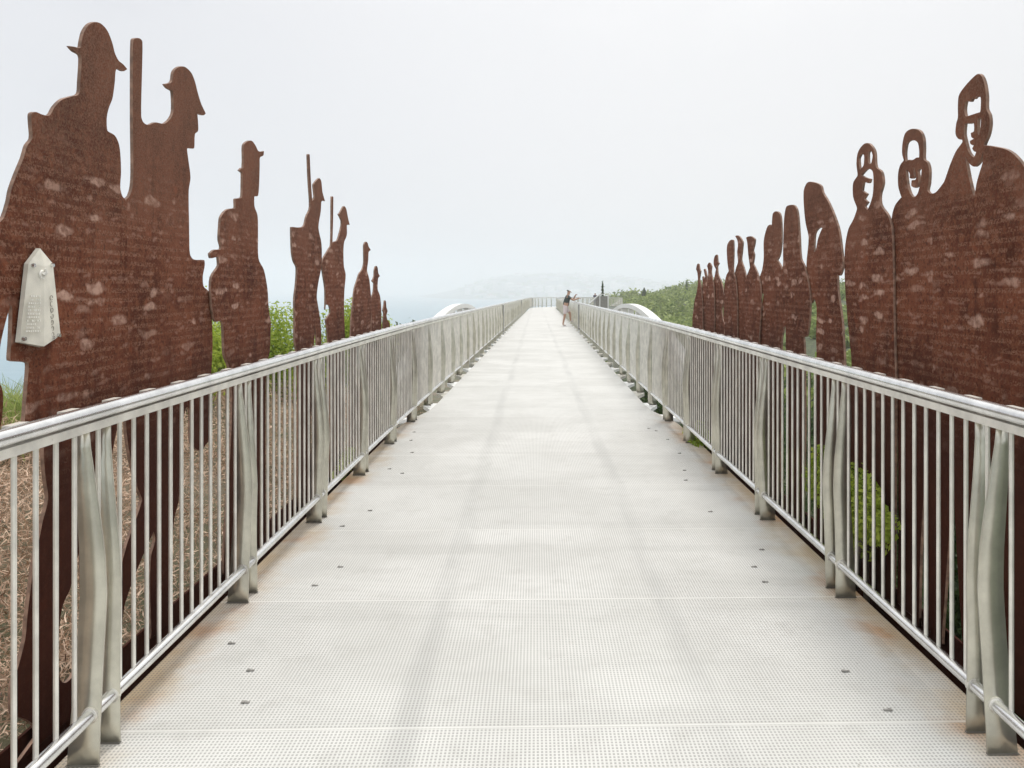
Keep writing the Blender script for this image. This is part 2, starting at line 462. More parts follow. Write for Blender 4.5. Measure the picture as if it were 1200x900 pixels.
def railing(sd):
    side = 'left' if sd < 0 else 'right'
    root = empty('railing', (sd * LATR, 0, 0))
    tag(root, 'long stainless balustrade on the %s of the walkway, %s' % (side, 'beside the soldiers in hats' if sd < 0 else 'beside the portrait figures with cut-out faces'), 'railing', 'railings along the walkway')
    s0, s1 = -.9, 165
    sv = svals(s0, s1)
    mb = MB(); mb.tube([fr(s, sd * LATR, 1.178) for s in sv], .0262, 14); mb.build('top_rail', M_rail, root, smooth=True)
    mb = MB()
    for a, b2 in zip(sv, sv[1:]):
        w = .017
        p = [fr(a, sd*LATR - w, 1.149), fr(a, sd*LATR + w, 1.149), fr(b2, sd*LATR + w, 1.149), fr(b2, sd*LATR - w, 1.149)]
        q = [v + Vector((0, 0, -.028)) for v in p]
        mb.quad(*p); mb.quad(*q[::-1]); mb.quad(p[0], p[3], q[3], q[0]); mb.quad(p[2], p[1], q[1], q[2])
    mb.build('rail_channel', M_bar, root)
    mb = MB(); mb.tube([fr(s, sd * (LATR - .012), .172) for s in sv], .0225, 12); mb.build('bottom_rail', M_rail, root, smooth=True)
    far_b, far_p = MB(), MB(); nb = npst = 0
    for k in range(NB_A, 116):
        c0 = PAIR0 + BAY * k
        # blade posts, in pairs
        for i, (dy, amp) in enumerate(((-.067, .012), (.068, -.011))):
            s = c0 + dy
            if s < s0 + .1 or s > 160: continue
            ph = random.uniform(-1, 1)
            bm_ = blade_mb(s, sd, ph, amp * random.uniform(.8, 1.2), 16 if k < 10 else 5)
            if npst < 100:
                p = bm_.build('post', M_blade, root, smooth=k < 10)
                if k < 10:
                    m1 = MB(); m1.obox(fr(s - .002, sd * 1.558, .0045), Vector((.055, 0, 0)), Vector((0, .0065, 0)), Vector((0, 0, .0015)))
                    m1.build('foot', M_foot, p)
                    m2 = MB(); m2.tube([fr(s - .009, sd * (LATR - .012), .172), fr(s + .009, sd * (LATR - .012), .172)], .0275, 14)
                    m2.build('collar', M_bar, p, smooth=False)
                npst += 1
            else:
                n = len(far_p.v); far_p.v += bm_.v; far_p.f += [tuple(n + i2 for i2 in f) for f in bm_.f]
        # balusters
        lst = [0.0] + [.14 + .1 * j for j in range(12)]
        for dy in lst:
            s = c0 + dy
            if s < s0 or s > 160: continue
            tgt = MB() if nb < 100 and s > .9 else far_b
            sk = 10 if s < 12 else 5
            tgt.tube([fr(s, sd * LATR, .185), fr(s, sd * LATR, 1.125)], .008, sk, cap=False)
            if tgt is not far_b:
                tgt.build('baluster', M_bar, root, smooth=True); nb += 1
    far_p.build('post', M_blade, root)['kind'] = 'stuff'
    far_b.build('baluster', M_bar, root)['kind'] = 'stuff'
    # pale fittings on the outside of the handrail beside the figures
    for k in range(-2, 26):
        s = 2.46 + BAY / 5 * k
        if s < .9 or s > 9.8: continue
        m1 = MB()
        a = fr(s - .055, sd * (LATR + .028), 1.176); 
        m1.obox(fr(s, sd * (LATR + .066), 1.183), Vector((.030, 0, 0)), Vector((0, .042, 0)), Vector((0, 0, .003)))
        m1.obox(fr(s, sd * (LATR + .099), 1.169), Vector((.003, 0, 0)), Vector((0, .042, 0)), Vector((0, 0, .017)))
        m1.build('light_fitting', M_fit, root)
    for s in ((31.0, 57.5, 92.0) if sd < 0 else (33.0,)):
        m1 = MB(); m1.obox(fr(s, sd * (LATR - .01), .58), Vector((.05, 0, 0)), Vector((0, .035, 0)), Vector((0, 0, .6)))
        p = m1.build('expansion_post', M_white, root)
        m2 = MB(); m2.obox(fr(s - .13, sd * (LATR - .01), .60), Vector((.035, 0, 0)), Vector((0, .05, 0)), Vector((0, 0, .52)))
        m2.build('gap_seal', M_foot, root)
    return root
rail_l, rail_r = railing(-1), railing(1)

# ------------------------------------------------------------------ cut-out steel figures
PX = 1.915
def P(scale, ox, oy, pts):     # crop coordinates -> photo pixels
    return [(ox + a / scale, oy + b2 / scale) for a, b2 in pts]
def smooth_loop(pts, n=3):
    """Catmull-Rom through the traced corners, sharp where the turn is sharp"""
    out = []; m = len(pts)
    for i in range(m):
        p0, p1, p2, p3 = (Vector((*pts[(i + k) % m], 0)) for k in (-1, 0, 1, 2))
        out.append((p1.x, p1.y))
        L = (p2 - p1).length
        if L < 1e-5: continue
        def tan(a, b_, c):
            v = (c - a); l1 = (b_ - a).length; l2 = (c - b_).length
            if l1 < 1e-6 or l2 < 1e-6: return Vector((0, 0, 0))
            cs = (b_ - a).dot(c - b_) / (l1 * l2)
            k = max(0, min(1, (cs + .15) / .75))
            return v.normalized() * L * k * .9 if v.length > 1e-6 else Vector((0, 0, 0))
        t1 = tan(p0, p1, p2); t2 = tan(p1, p2, p3)
        for j in range(1, n + 1):
            t = j / (n + 1)
            h00 = 2*t**3 - 3*t*t + 1; h10 = t**3 - 2*t*t + t; h01 = -2*t**3 + 3*t*t; h11 = t**3 - t*t
            q = p1 * h00 + t1 * h10 + p2 * h01 + t2 * h11
            out.append((q.x, q.y))
    return out
M_cut = plain('skylit_cut_edge', (.25, .15, .105), .7, 0, .35, 25)  # lighter tone paints in the sky light caught by the cut edges
BASE = 'base'
def plate(name, label, cat, group, outline, holes=(), X=PX, zbase=-.11, thick=.012, mat=None, raw=False):
    """closed outline on the plane x = X; a y of None means: down to the base beam"""
    sdn = 1 if X > 0 else -1
    front = X - sdn * thick / 2
    loops = []
    for li, lp in enumerate([outline] + list(holes)):
        pts = []
        for (a, b2) in lp:
            if b2 is None:
                q = unx(a, 400, front); pts.append((q.y, zbase))
            else:
                q = unx(a, b2, front); pts.append((q.y, q.z))
        loops.append(pts if raw else smooth_loop(pts))
    ys = [p[0] for p in loops[0]]; cy = (min(ys) + max(ys)) / 2
    cu = bpy.data.curves.new(name, 'CURVE'); cu.dimensions = '2D'; cu.fill_mode = 'BOTH'; cu.extrude = thick / 2
    cu.bevel_depth = .0012; cu.bevel_resolution = 0
    for lp in loops:
        sp = cu.splines.new('POLY'); sp.points.add(len(lp) - 1)
        for i, (a, b2) in enumerate(lp): sp.points[i].co = (a - cy, b2 - zbase, 0, 1)
        sp.use_cyclic_u = True
    tmp = bpy.data.objects.new('tmp', cu); col.objects.link(tmp)
    dg = bpy.context.evaluated_depsgraph_get()
    me = bpy.data.meshes.new_from_object(tmp.evaluated_get(dg)); me.name = name
    bpy.data.objects.remove(tmp); bpy.data.curves.remove(cu)
    # (u, v, w) -> (w, u, v)
    me.transform(Matrix(((0, 0, 1, 0), (1, 0, 0, 0), (0, 1, 0, 0), (0, 0, 0, 1))))
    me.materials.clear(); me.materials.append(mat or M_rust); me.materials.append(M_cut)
    for pl in me.polygons: pl.material_index = 0 if abs(pl.normal.x) > .9 else 1
    o = bpy.data.objects.new(name, me); col.objects.link(o); o.location = (X, cy, zbase)
    tag(o, label, cat, group)
    return o

GL = 'rusty steel soldiers along the left railing'
GR = 'rusty steel figures along the right railing'
S1 = P(3.4615, 0, 0, [(283,188),(300,190),(325,194),(330,170),(340,130),(360,100),(385,90),(410,97),(435,125),(455,175),(465,215),(480,245),(500,262),(515,280),(500,288),(475,277),(468,290),(465,330),(460,370),(455,400),(440,440),(432,480),(435,530),(465,550),(480,580),(487,620),(490,700),(487,760),(495,795),(509,814)])
S1 += [(149,300),(150,400),(151,470),(140,492),(130,540),(124,620),(120,700),(118,None),(20,None),(44,862),(40,850),(28,842),(15,836),(14,805),(20,785),(29,750),(32,720),(41,650),(46,630),(50,610),(56,585),(53,560),(51,535),(50,512),(30,508),(29,490),(31,460),(33,425),(12,422),(13,400),(14,362),(12,357),(6,378),(0,405),(-3,440),(3,460),(2,490),(-3,510),(-22,545),(-45,560),(-66,530),(-70,490),(-62,440),(-66,380),(-52,330),(-25,285)]
S1 += P(3.4615, 0, 0, [(-45,930),(10,890),(35,820),(45,770),(70,700),(95,640),(110,590),(130,560),(127,500),(127,462),(145,455),(170,465),(200,468),(220,435),(250,405),(290,392),(320,380),(325,330),(330,240),(325,222),(300,207)])
H1 = [(70,795),(69,745),(71,720),(75,705),(82,690),(90,655),(95,640),(97,700),(95,760),(86,790),(77,800)]
soldier1 = plate('soldier_silhouette', 'largest rusty soldier in a slouch hat, wearing the obelisk plaque on his coat', 'soldier figure', GL, S1, [H1], -PX)

S2 = P(3.4615, 0, 0, [(538,300),(540,165),(548,156),(568,157),(577,170),(575,300),(572,470),(580,495),(600,507),(630,497),(665,502),(690,482),(703,450),(700,370),(680,357),(668,342),(690,337),(698,328),(705,290),(725,272),(750,272),(775,295),(790,330),(800,370),(815,420),(834,460),(825,467),(800,460),(803,500),(803,530),(790,545),(787,600),(765,600),(758,605),(765,660),(772,720),(765,770),(765,850)])
S2 += P(3.4615, 0, 240, [(766,60),(767,130),(770,200),(785,222),(828,225),(830,245),(822,290),(825,330),(845,350),(855,380),(858,450),(862,560),(858,660)])
S2 += [(246.6,457),(246.6,513),(241,521),(236,528),(227,524),(223.3,513),(223,481),(218,477),(213,500),(211,560),(209,588),(204,608),(201,650),(201,None),(176,None),(177,740),(175.5,687),(177,651),(181.8,633),(180,623),(146,708),(141,None),(126,None),(143.5,656),(166,587),(161,572),(152,533),(147.5,499),(148,440),(149,300)]
S2 += P(3.4615, 0, 0, [(509,816),(525,795),(536,760),(540,700),(538,500)])
plate('soldier_silhouette', 'rusty soldier holding a tall rifle upright, second from the left railing end', 'soldier figure', GL, S2, [], -PX - .016)

S3 = P(3.6, 230, 150, [(200,130),(200,75),(215,57),(235,55),(250,75),(262,98),(285,98),(283,115),(268,125),(267,160),(265,230),(260,285),(245,288),(245,330),(258,370),(260,450),(262,550),(285,600),(300,680),(305,760),(315,830)])
S3 += [(317,385),(316,412),(312,430),(311,480),(311,560),(311,None),(288,None),(287,600),(283,560),(279,600),(279,None),(262,None),(263,640),(268,560),(272,470),(268,430),(263,416),(262,397),(261,380)]
S3 += P(3.6, 230, 150, [(105,813),(80,815),(68,770),(62,700),(65,630),(95,580),(92,542),(80,545),(62,548),(58,530),(75,515),(103,512),(105,500),(98,470),(100,420),(105,375),(130,345),(165,337),(165,300),(192,292),(195,240),(195,190),(182,180),(190,170),(198,168)])
plate('soldier_silhouette', 'rusty soldier in a peaked hat and bulky coat, third from the left', 'soldier figure', GL, S3, [], -PX)

S4 = P(3.6, 230, 150, [(402,425),(403,418),(430,420),(455,413),(465,375),(481,332),(475,220),(471,112),(478,112),(483,220),(489,308),(500,290),(495,240),(518,212),(527,225),(532,270),(543,308),(528,310),(525,350),(515,420),(528,490),(528,580),(515,650),(508,710),(512,770)])
S4 += [(371.5,352),(375.3,376),(376.5,399),(377,440),(378,None),(371,None),(372,420),(371,396),(369,382),(368,400),(366.5,412),(365,450),(364,500),(364,None),(349,None),(350,470),(349,430),(347,408),(345.5,398)]
S4 += P(3.6, 230, 150, [(416,800),(415,720),(422,660),(425,590),(412,560),(405,520)])
plate('soldier_silhouette', 'rusty soldier with a long thin bayonet rising behind his head, fourth from the left', 'soldier figure', GL, S4, [], -PX)

S5 = P(3.6, 230, 150, [(535,553),(560,510),(569,492),(571,390),(572,290),(578,290),(577,390),(574,487),(580,480),(595,475),(605,445),(613,412),(613,390),(601,365),(610,352),(622,330),(632,340),(640,380),(647,408),(635,410),(635,450),(622,490),(622,580),(630,620),(625,680),(623,750),(626,850)])
S5 += [(404,400),(403,450),(403,None),(386,None),(387,480),(386,430),(384,390)] + P(6.923, 370, 340, [(85,250),(85,238),(120,182),(118,150),(108,120),(88,115),(85,60)])
S5 += P(3.6, 230, 150, [(545,760),(545,680),(535,610),(530,575)])
plate('soldier_silhouette', 'rusty soldier standing before a thin upright bayonet and green bushes, fifth from the left', 'soldier figure', GL, S5, [], -PX)

S6 = P(3.6, 230, 150, [(700,598),(708,570),(708,520),(708,495),(714,481),(722,484),(727,500),(736,515),(727,524),(725,560),(720,600),(730,640),(736,700)])
S6 += [(435.5,360),(434.5,380),(434,400),(434,None),(422,None),(423,420),(421,440),(419,None),(410,None),(411,400),(411.5,380)] + P(3.6, 230, 150, [(655,800),(662,730),(668,680),(680,640),(688,615)])
plate('soldier_silhouette', 'slim rusty soldier in a long coat with no rifle, sixth from the left', 'soldier figure', GL, S6, [], -PX)
S7 = P(3.6, 230, 150, [(752,605),(755,588),(760,582),(765,590),(768,612),(775,625),(767,635),(765,680),(775,710),(780,760),(781,830)])
S7 += [(447,400),(447,None),(434,None),(434.5,400),(435,385)] + P(3.6, 230, 150, [(740,780),(739,720),(748,690),(750,655),(742,645),(751,625)])
plate('soldier_silhouette', 'small rusty soldier near the far end of the left row, seventh from the left', 'soldier figure', GL, S7, [], -PX - .02)
S8 = P(3.6, 230, 150, [(793,745),(795,728),(800,733),(802,755),(807,772),(802,790),(806,810),(815,822)])
S8 += [(457,385),(457,None),(448.5,None),(448.8,385)] + P(3.6, 230, 150, [(789,815),(792,780),(788,770)])
plate('soldier_silhouette', 'smallest and farthest rusty soldier at the end of the left row', 'soldier figure', GL, S8, [], -PX)

# right row, nearest first
k1 = 4.283
R1 = P(k1, 1020, 70, [(372,610),(400,530),(430,460),(462,415),(462,402),(440,395),(428,370),(432,320),(440,290),(440,230),(445,180),(470,140),(510,95),(540,72),(560,85),(575,130),(582,190),(582,245),(597,280),(600,330),(590,380),(575,415),(570,430),(610,435),(680,450),(720,475),(760,520),(800,590),(835,700),(870,850),(900,1050),(905,1300),(890,1600)])
R1 += [(1226,480),(1222,560),(1212,700),(1216,None),(1165,None),(1160,760),(1156,690),(1150,760),(1148,None),(1130,None),(1129,765),(1124,690),(1120,620),(1117,560),(1116,526),(1114,600),(1108,690),(1104,745),(1104,None),(1093,None),(1093,600),(1094,450),(1093,330),(1093,270),(1095,240)]
H_f = P(k1, 1020, 70, [(478,212),(490,206),(503,210),(512,195),(522,196),(532,184),(543,186),(552,178),(556,205),(552,262),(530,270),(500,280),(478,284),(472,250)])
H_a = P(k1, 1020, 70, [(475,320),(500,320),(518,313),(522,335),(520,360),(505,368),(508,388),(522,396),(500,408),(503,422),(520,430),(512,445),(520,458),(532,462),(522,488),(505,480),(490,455),(478,410),(470,370)])
H_b = P(k1, 1020, 70, [(540,296),(556,290),(554,340),(547,378),(540,372),(537,330)])
H_v = P(k1, 1020, 70, [(476,484),(490,510),(508,530),(525,535),(545,517),(560,480),(568,460),(563,520),(550,562),(534,620),(524,685),(514,668),(495,590)])
portrait = plate('portrait_silhouette', 'largest rusty figure on the right, a broad man with an open collar and cut-out face', 'portrait figure', GR, R1, [H_f, H_a, H_b, H_v], PX)
R2 = P(k1, 1020, 70, [(106,850),(110,780),(125,730),(157,690),(148,665),(140,630),(140,570),(150,530),(168,505),(160,470),(162,420),(175,370),(200,350),(225,348),(250,360),(265,395),(268,450),(268,500),(285,515),(295,550),(293,620),(286,655),(300,672),(330,665),(374,608)])
R2 += [(1110,260),(1110,400),(1108,470),(1102,560),(1101,None),(1088,None),(1087,740),(1086,650),(1084,565),(1079,640),(1077,735),(1077,None),(1052,None),(1053,620),(1052,500),(1048.5,430),(1047.6,370),(1046,310)]
Hr2a = P(k1, 1020, 70, [(180,425),(190,410),(205,404),(225,405),(240,420),(246,460),(245,492),(232,492),(220,500),(208,505),(192,503),(178,512),(174,475)])
Hr2b = P(k1, 1020, 70, [(178,552),(189,557),(199,575),(198,592),(210,596),(220,588),(218,562),(223,540),(227,562),(231,590),(226,603),(208,606),(206,632),(226,642),(238,630),(241,590),(237,560),(249,545),(258,550),(253,600),(246,645),(236,675),(218,690),(200,672),(186,625)])
plate('portrait_silhouette', 'rusty head and shoulders with round cut-out forehead, joined to the largest figure on the right', 'portrait figure', GR, R2, [Hr2a, Hr2b], PX + .016)
k3 = 3.103
R3 = P(k3, 920, 150, [(218,560),(218,440),(230,370),(250,330),(262,292),(248,250),(248,200),(264,172),(260,130),(265,90),(285,60),(305,57),(325,85),(330,140),(350,160),(356,200),(345,245),(348,280),(375,320),(388,370),(393,500),(396,700),(400,860)])
R3 += [(1049.5,450),(1049,520),(1046,None),(1012,None),(1010,640),(1004,560),(1002,522),(1000,600),(1000,None),(986,None),(989,560),(994,470),(998,430)] + P(k3, 920, 150, [(240,820),(228,700)])
h1 = P(k3, 920, 150, [(268,112),(277,94),(288,100),(286,135),(272,152)])
h2 = P(k3, 920, 150, [(302,92),(311,80),(319,100),(313,130),(303,127)])
h3 = P(k3, 920, 150, [(277,172),(300,148),(319,158),(322,200),(318,250),(300,298),(289,285),(300,270),(287,258),(298,240),(280,228),(286,195),(305,200),(310,186),(290,180)])
plate('portrait_silhouette', 'rusty armless bottle-shaped figure with two cut-out eyes above a bearded cut-out face', 'portrait figure', GR, R3, [h1, h2, h3], PX)
R4 = P(k3, 920, 150, [(70,300),(68,230),(80,200),(100,197),(130,210),(137,235),(155,265),(175,310),(195,370),(205,440),(210,500),(200,535),(190,532),(193,600),(207,700),(215,830)])
R4 += [(990,440),(986,520),(984,None),(957,None),(957,460),(957,410)] + P(k3, 920, 150, [(113,760),(115,650),(105,620),(95,637),(84,600),(78,500),(86,400),(76,350)])
h4 = P(k3, 920, 150, [(105,450),(108,385),(125,362),(136,364),(121,400),(111,447)])
plate('portrait_silhouette', 'rusty veiled figure bowing its head, with one narrow slit beside the chin', 'portrait figure', GR, R4, [h4], PX + .016)
k5 = 4.5
R5 = P(k5, 800, 220, [(530,400),(530,330),(535,170),(545,105),(565,92),(590,95),(605,130),(615,250),(622,370),(640,410),(655,470),(668,540),(672,600),(668,700),(655,780),(637,785),(641,835)])
R5 += [(943,440),(943,520),(940,None),(922,None),(922,460),(921,400)] + P(k5, 800, 220, [(545,790),(543,728),(528,740),(528,640),(522,520),(524,440)])
plate('portrait_silhouette', 'smooth rusty finger-shaped figure with light patches, just left of the veiled figure', 'portrait figure', GR, R5, [], PX)
R6 = P(k5, 800, 220, [(405,480),(420,430),(428,370),(428,280),(445,210),(460,195),(470,200),(475,140),(490,125),(510,135),(518,170),(520,280),(512,350),(498,382),(520,420),(533,480),(535,600),(534,730),(522,800)])
R6 += [(915,450),(913,None),(890,None),(891,430)] + P(k5, 800, 220, [(411,765),(418,640),(428,560),(415,550)])
plate('portrait_silhouette', 'rusty figure with a stepped shoulder beside its rounded head, behind the finger-shaped one', 'portrait figure', GR, R6, [], PX + .018)
R7 = P(k5, 800, 220, [(335,263),(345,258),(362,257),(380,272),(378,295),(370,330),(376,355),(370,400),(380,420),(400,470),(412,540),(412,640),(404,770)])
R7 += [(889,430),(888,None),(874,None),(874,410)] + P(k5, 800, 220, [(330,740),(328,600),(335,480),(350,435),(355,420),(346,350),(341,290)])
plate('portrait_silhouette', 'rusty slim figure with a flat cap facing left, third of the trio mid right', 'portrait figure', GR, R7, [], PX)
R8 = P(k5, 800, 220, [(277,255),(290,252),(305,265),(316,290),(312,340),(308,380),(322,425),(335,480),(345,600),(345,750)])
R8 += [(876,400),(876,None),(862,None),(863,400)] + P(k5, 800, 220, [(283,740),(275,600),(272,480),(280,430),(292,390),(288,340),(292,300),(288,275)])
plate('portrait_silhouette', 'rusty slim figure with a cap tipped backward, tallest of the trio mid right', 'portrait figure', GR, R8, [], PX + .018)
R9 = P(k5, 800, 220, [(233,330),(236,300),(250,278),(266,278),(268,340),(266,440),(278,480),(287,600),(288,742)])
R9 += [(864,400),(863,None),(849,None),(849.5,390)] + P(k5, 800, 220, [(220,730),(215,660),(220,520),(230,465),(243,440),(236,390)])
plate('portrait_silhouette', 'rusty slim figure with a pointed cap on the left of the trio mid right', 'portrait figure', GR, R9, [], PX)
R10 = P(k5, 800, 220, [(158,600),(165,490),(176,430),(164,405),(165,375),(173,356),(181,356),(184,388),(191,398),(182,415),(185,455),(202,495),(216,560),(215,600),(205,640),(210,690),(224,722)])
R10 += [(848.5,390),(848,None),(836,None),(836.5,380)] + P(k5, 800, 220, [(165,705)])
plate('portrait_silhouette', 'small rusty figure with a knobbed head right of the farthest group', 'portrait figure', GR, R10, [], PX + .018)
R11 = P(k5, 800, 220, [(125,600),(130,500),(135,440),(129,412),(137,396),(144,398),(151,415),(149,445),(158,490),(165,540),(168,705)])
R11 += [(837,390),(837,None),(828,None),(828.5,378)]
plate('portrait_silhouette', 'small rusty figure between the knobbed head and the rifle tip in the farthest group', 'portrait figure', GR, R11, [], PX)
R11b = P(k5, 800, 220, [(100,600),(105,500),(104,470),(109,468),(112,480),(119,470),(111,432),(118,430),(128,480),(133,560),(132,695)])
R11b += [(829,380),(829,None),(821,None),(821.5,376)]
plate('portrait_silhouette', 'tiny rusty figure with a tilted thin tip, second from the far end on the right', 'portrait figure', GR, R11b, [], PX + .018)
R12 = P(k5, 800, 220, [(62,600),(72,560),(81,500),(78,450),(71,430),(76,405),(84,402),(88,425),(94,440),(88,480),(96,520),(103,600),(105,690)])
R12 += [(823.5,380),(823,None),(811,None),(811.5,372)] + P(k5, 800, 220, [(54,670)])
plate('portrait_silhouette', 'farthest rusty figure on the right with a dark narrow head above the hillside', 'portrait figure', GR, R12, [], PX)

# base beams that carry the figures
for sd in (-1, 1):
    mb = MB(); X = sd * (PX + .034)
    mb.box(X - .006, X + .006, .3, 10.4, -.75, -.055)
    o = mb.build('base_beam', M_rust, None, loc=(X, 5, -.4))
    tag(o, 'rusty steel base strip under the %s row of figures' % ('left' if sd < 0 else 'right'), 'beam', 'base strips under the figures')
# dark underside gap: steel joist beside the deck
for sd in (-1, 1):
    mb = MB(); X = sd * 1.60
    mb.box(X - .03, X + .03, -2, 9.4, -.5, -.05)
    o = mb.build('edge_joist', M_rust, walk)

# ------------------------------------------------------------------ obelisk plaque
XP = -PX + .012
def up(px, py, dx=0.0):
    q = unx(px, py, XP + dx); return Vector((XP + dx, q.y, q.z))
plq = empty('obelisk_plaque', up(50, 350)); tag(plq, 'small pale obelisk-shaped metal plaque bolted to the nearest soldier on the left', 'plaque')
pc = [(47,291),(33.5,309),(23,401),(51,407),(71,393),(62,309)]
ridge_top = up(47.5, 300, .022); ridge_mid = up(51, 312, .022)
A = [up(a, b2, .018) for a, b2 in pc]; Bk = [up(a, b2, .002) for a, b2 in pc]
for v, w in zip(Bk, A): v.y, v.z = w.y, w.z
rm = up(52, 312, .030); rb = up(51.5, 406, .034); A[3] = rb
mb = MB()
mb.quad(A[0], A[1], rm); mb.quad(A[0], rm, A[5]); mb.quad(A[1], A[2], A[3], rm); mb.quad(rm, A[3], A[4], A[5])
for i in range(6): mb.quad(A[i], A[(i+1) % 6], Bk[(i+1) % 6], Bk[i])
M_plq = plain('pale_cast_metal', (.72, .69, .60), .5, .1, .1, 14)
M_plq2 = plain('raised_lettering', (.80, .78, .72), .5, .1)
M_plqd = plain('dark_lettering', (.34, .31, .26), .6)
mb.build('plate', M_plq, plq)
# raised lines of lettering on the near face and a column of characters on the far face
mb = MB()
for i in range(11):
    y0 = 347 + i * 4.1; xa = 33.5 - i * .35; xb = 47.5
    cxp = xa
    while cxp < xb - 1:
        w = random.uniform(.9, 2.6)
        if random.random() < .8:
            a = up(cxp, y0, .029); b2 = up(min(xb, cxp + w), y0 + .15, .031)
            c3 = (a + b2) / 2
            mb.obox(c3, Vector((.0012, 0, 0)), Vector((0, (b2.y - a.y) / 2, 0)), Vector((0, 0, .0035)))
        cxp += w + .5
mb.build('inscription', M_plq2, plq)
for i in range(7):
    c3 = up(60.3 + i * .25, 349 + i * 7.2, .0285 - .0005 * i); m1 = MB()
    pts = [c3 + Vector((0, .008 * math.cos(t), .009 * math.sin(t))) for t in [j * math.pi * (1.35 if i % 2 else 1.8) / 8 + i for j in range(9)]]
    m1.tube(pts, .0013, 5); m1.build('character', M_plqd, plq)
for (a, b2) in ((38,311),(60,311),(27,397),(67.5,393),(60.5,395.5)):
    c3 = up(a, b2, .020); m1 = MB()
    m1.tube([c3, c3 + Vector((.010, 0, 0))], .0085, 10, radii=[.0085, .007]); m1.build('bolt', M_rail, plq, smooth=False)
c3 = up(49.5, 322, .028); m1 = MB()
m1.tube([c3, c3 + Vector((.004, 0, 0))], .03, 16, radii=[.019, .016])
m1.tube([c3 + Vector((.004, 0, 0)), c3 + Vector((.010, .006, .010)), c3 + Vector((.012, .0, .022))], .01, 8, radii=[.010, .008, .003])
m1.build('emblem', M_plq2, plq, smooth=False)

# ------------------------------------------------------------------ terrain
SEA = -32.0
def H(x, y):
    # headland: bank on the left, level shoulder on the right, valley under the bridge, hill behind right
    n = noise.noise(Vector((x * .15, y * .15, 0))) * .25
    left = -.50 + .24 * min(max(-x - 2.1, 0), 3.2) - .02 * max(y, 0)
    right = -.75 + .0 * x
    near = left if x < 0 else right
    under = sstep(1.2, 2.1, abs(x))
    near = -.9 + (near + .9) * under
    wd = sstep(16, 30, y); cliff = sstep(-6.3 - 14 * wd, -17 - 25 * wd, x)                     # falls to the sea
    h = near + n * sstep(2.5, 5, abs(x))
    h -= cliff * 48
    v = sstep(15, 40, y) * sstep(9, 3, x)          # valley below bridge on centre and left
    h -= v * 9
    vr = sstep(16, 60, y) * sstep(3, 9, x) * sstep(26, 16, x - y * .02)
    h -= vr * 3.2
    h -= sstep(10, 40, x) * sstep(20, 70, y) * 3.0
    far = sstep(60, 130, y)
    hill = -3.7 + 4.2 * sstep(14, 52, x - (y - 190) * .05) + 2.2 * noise.noise(Vector((x * .03, y * .03, 3)))
    hl = -14 + (hill + 14) * sstep(6, 17, x) - 30 * sstep(-22, -45, x)
    h = h * (1 - far) + hl * far
    drop = sstep(215, 420, y) + sstep(120, 300, abs(x - 30) - 60)
    h = h - min(1, drop) * (h - SEA + 3) - 0
    if y < -10: h -= 0
    return max(h, SEA - 4)
mb = MB()
xs = [-420, -300, -200, -140, -100, -75, -60, -48, -38, -30] + [-26 + i for i in range(18)] + [-8 + i * .5 for i in range(33)] + [9 + i * 1.5 for i in range(10)] + [24 + i * 5 for i in range(12)] + [90, 110, 140, 180, 240, 320, 450]
ys = [-60, -30, -15, -8] + [-5 + i * .7 for i in range(40)] + [23.5 + i * 2.5 for i in range(20)] + [74 + i * 7 for i in range(26)] + [265, 290, 320, 360, 420, 500]
nx = len(xs)
for y in ys:
    for x in xs: mb.v.append((x, y, H(x, y)))
for j in range(len(ys) - 1):
    for i in range(nx - 1):
        a = j * nx + i; mb.f.append((a, a + 1, a + 1 + nx, a + nx))
tag(mb.build('ground', M_ground, smooth=True), 'headland ground falling away to the sea', None, None, 'structure')
mb = MB(); mb.quad((-9000, -2500, SEA), (9000, -2500, SEA), (9000, 9000, SEA), (-9000, 9000, SEA))
tag(mb.build('sea', M_sea), 'hazy pale blue sea', None, None, 'structure')

# pale path and bare earth seen between the right-hand figures
def strip(name, x0, x1, y0, y1, dz, mat, label):
    mb = MB(); n = 24; m_ = 4
    for j in range(m_ + 1):
        for i in range(n + 1):
            x = x0 + (x1 - x0) * i / n; y = y0 + (y1 - y0) * j / m_ + .12 * (x - x0)
            mb.v.append((x, y, H(x, y) + dz))
    for j in range(m_):
        for i in range(n):
            a = j * (n + 1) + i; mb.f.append((a, a + 1, a + n + 2, a + n + 1))
    return tag(mb.build(name, mat), label, None, None, 'structure')
strip('path', 8, 40, 31, 38, .12, M_path, 'pale path beyond the right-hand figures')
strip('bare_earth', 6, 34, 19, 28, .10, M_earth, 'pinkish bare earth beyond the right-hand figures')

# far coast with suburbs
def HC(x, y):
    """far headland"""
    cx0 = x + 40
    e = sstep(2250, 2700, y) * sstep(-330 - (y - 2300) * .22, -120, x)
    top = 14 + 46 * math.exp(-((x - 120) / 420) ** 2) + 20 * noise.noise(Vector((x * .004, y * .004, 1))) - .02 * max(0, x - 400)
    r = sstep(2500, 3300, y)
    return SEA - 3 + e * (8 + r * (top + 24))
mb = MB(); nx = 60; ny = 24
for j in range(ny + 1):
    for i in range(nx + 1):
        x = -700 + 2300 * i / nx; y = 2150 + 1500 * j / ny
        mb.v.append((x, y, HC(x, y)))
for j in range(ny):
    for i in range(nx):
        a = j * (nx + 1) + i; mb.f.append((a, a + 1, a + nx + 2, a + nx + 1))
tag(mb.build('far_hills', M_city, smooth=True), 'faint suburb hill across the water', None, None, 'structure')
M_house = plain('pale_render', (.8, .78, .74), .8, 0, .1, .2)
M_roof = [plain('tiled_roof', (.28, .15, .11), .8), plain('grey_roof', (.30, .31, .32), .7), plain('pale_roof', (.6, .6, .58), .6)]
M_glass = plain('dark_window', (.05, .06, .07), .2)
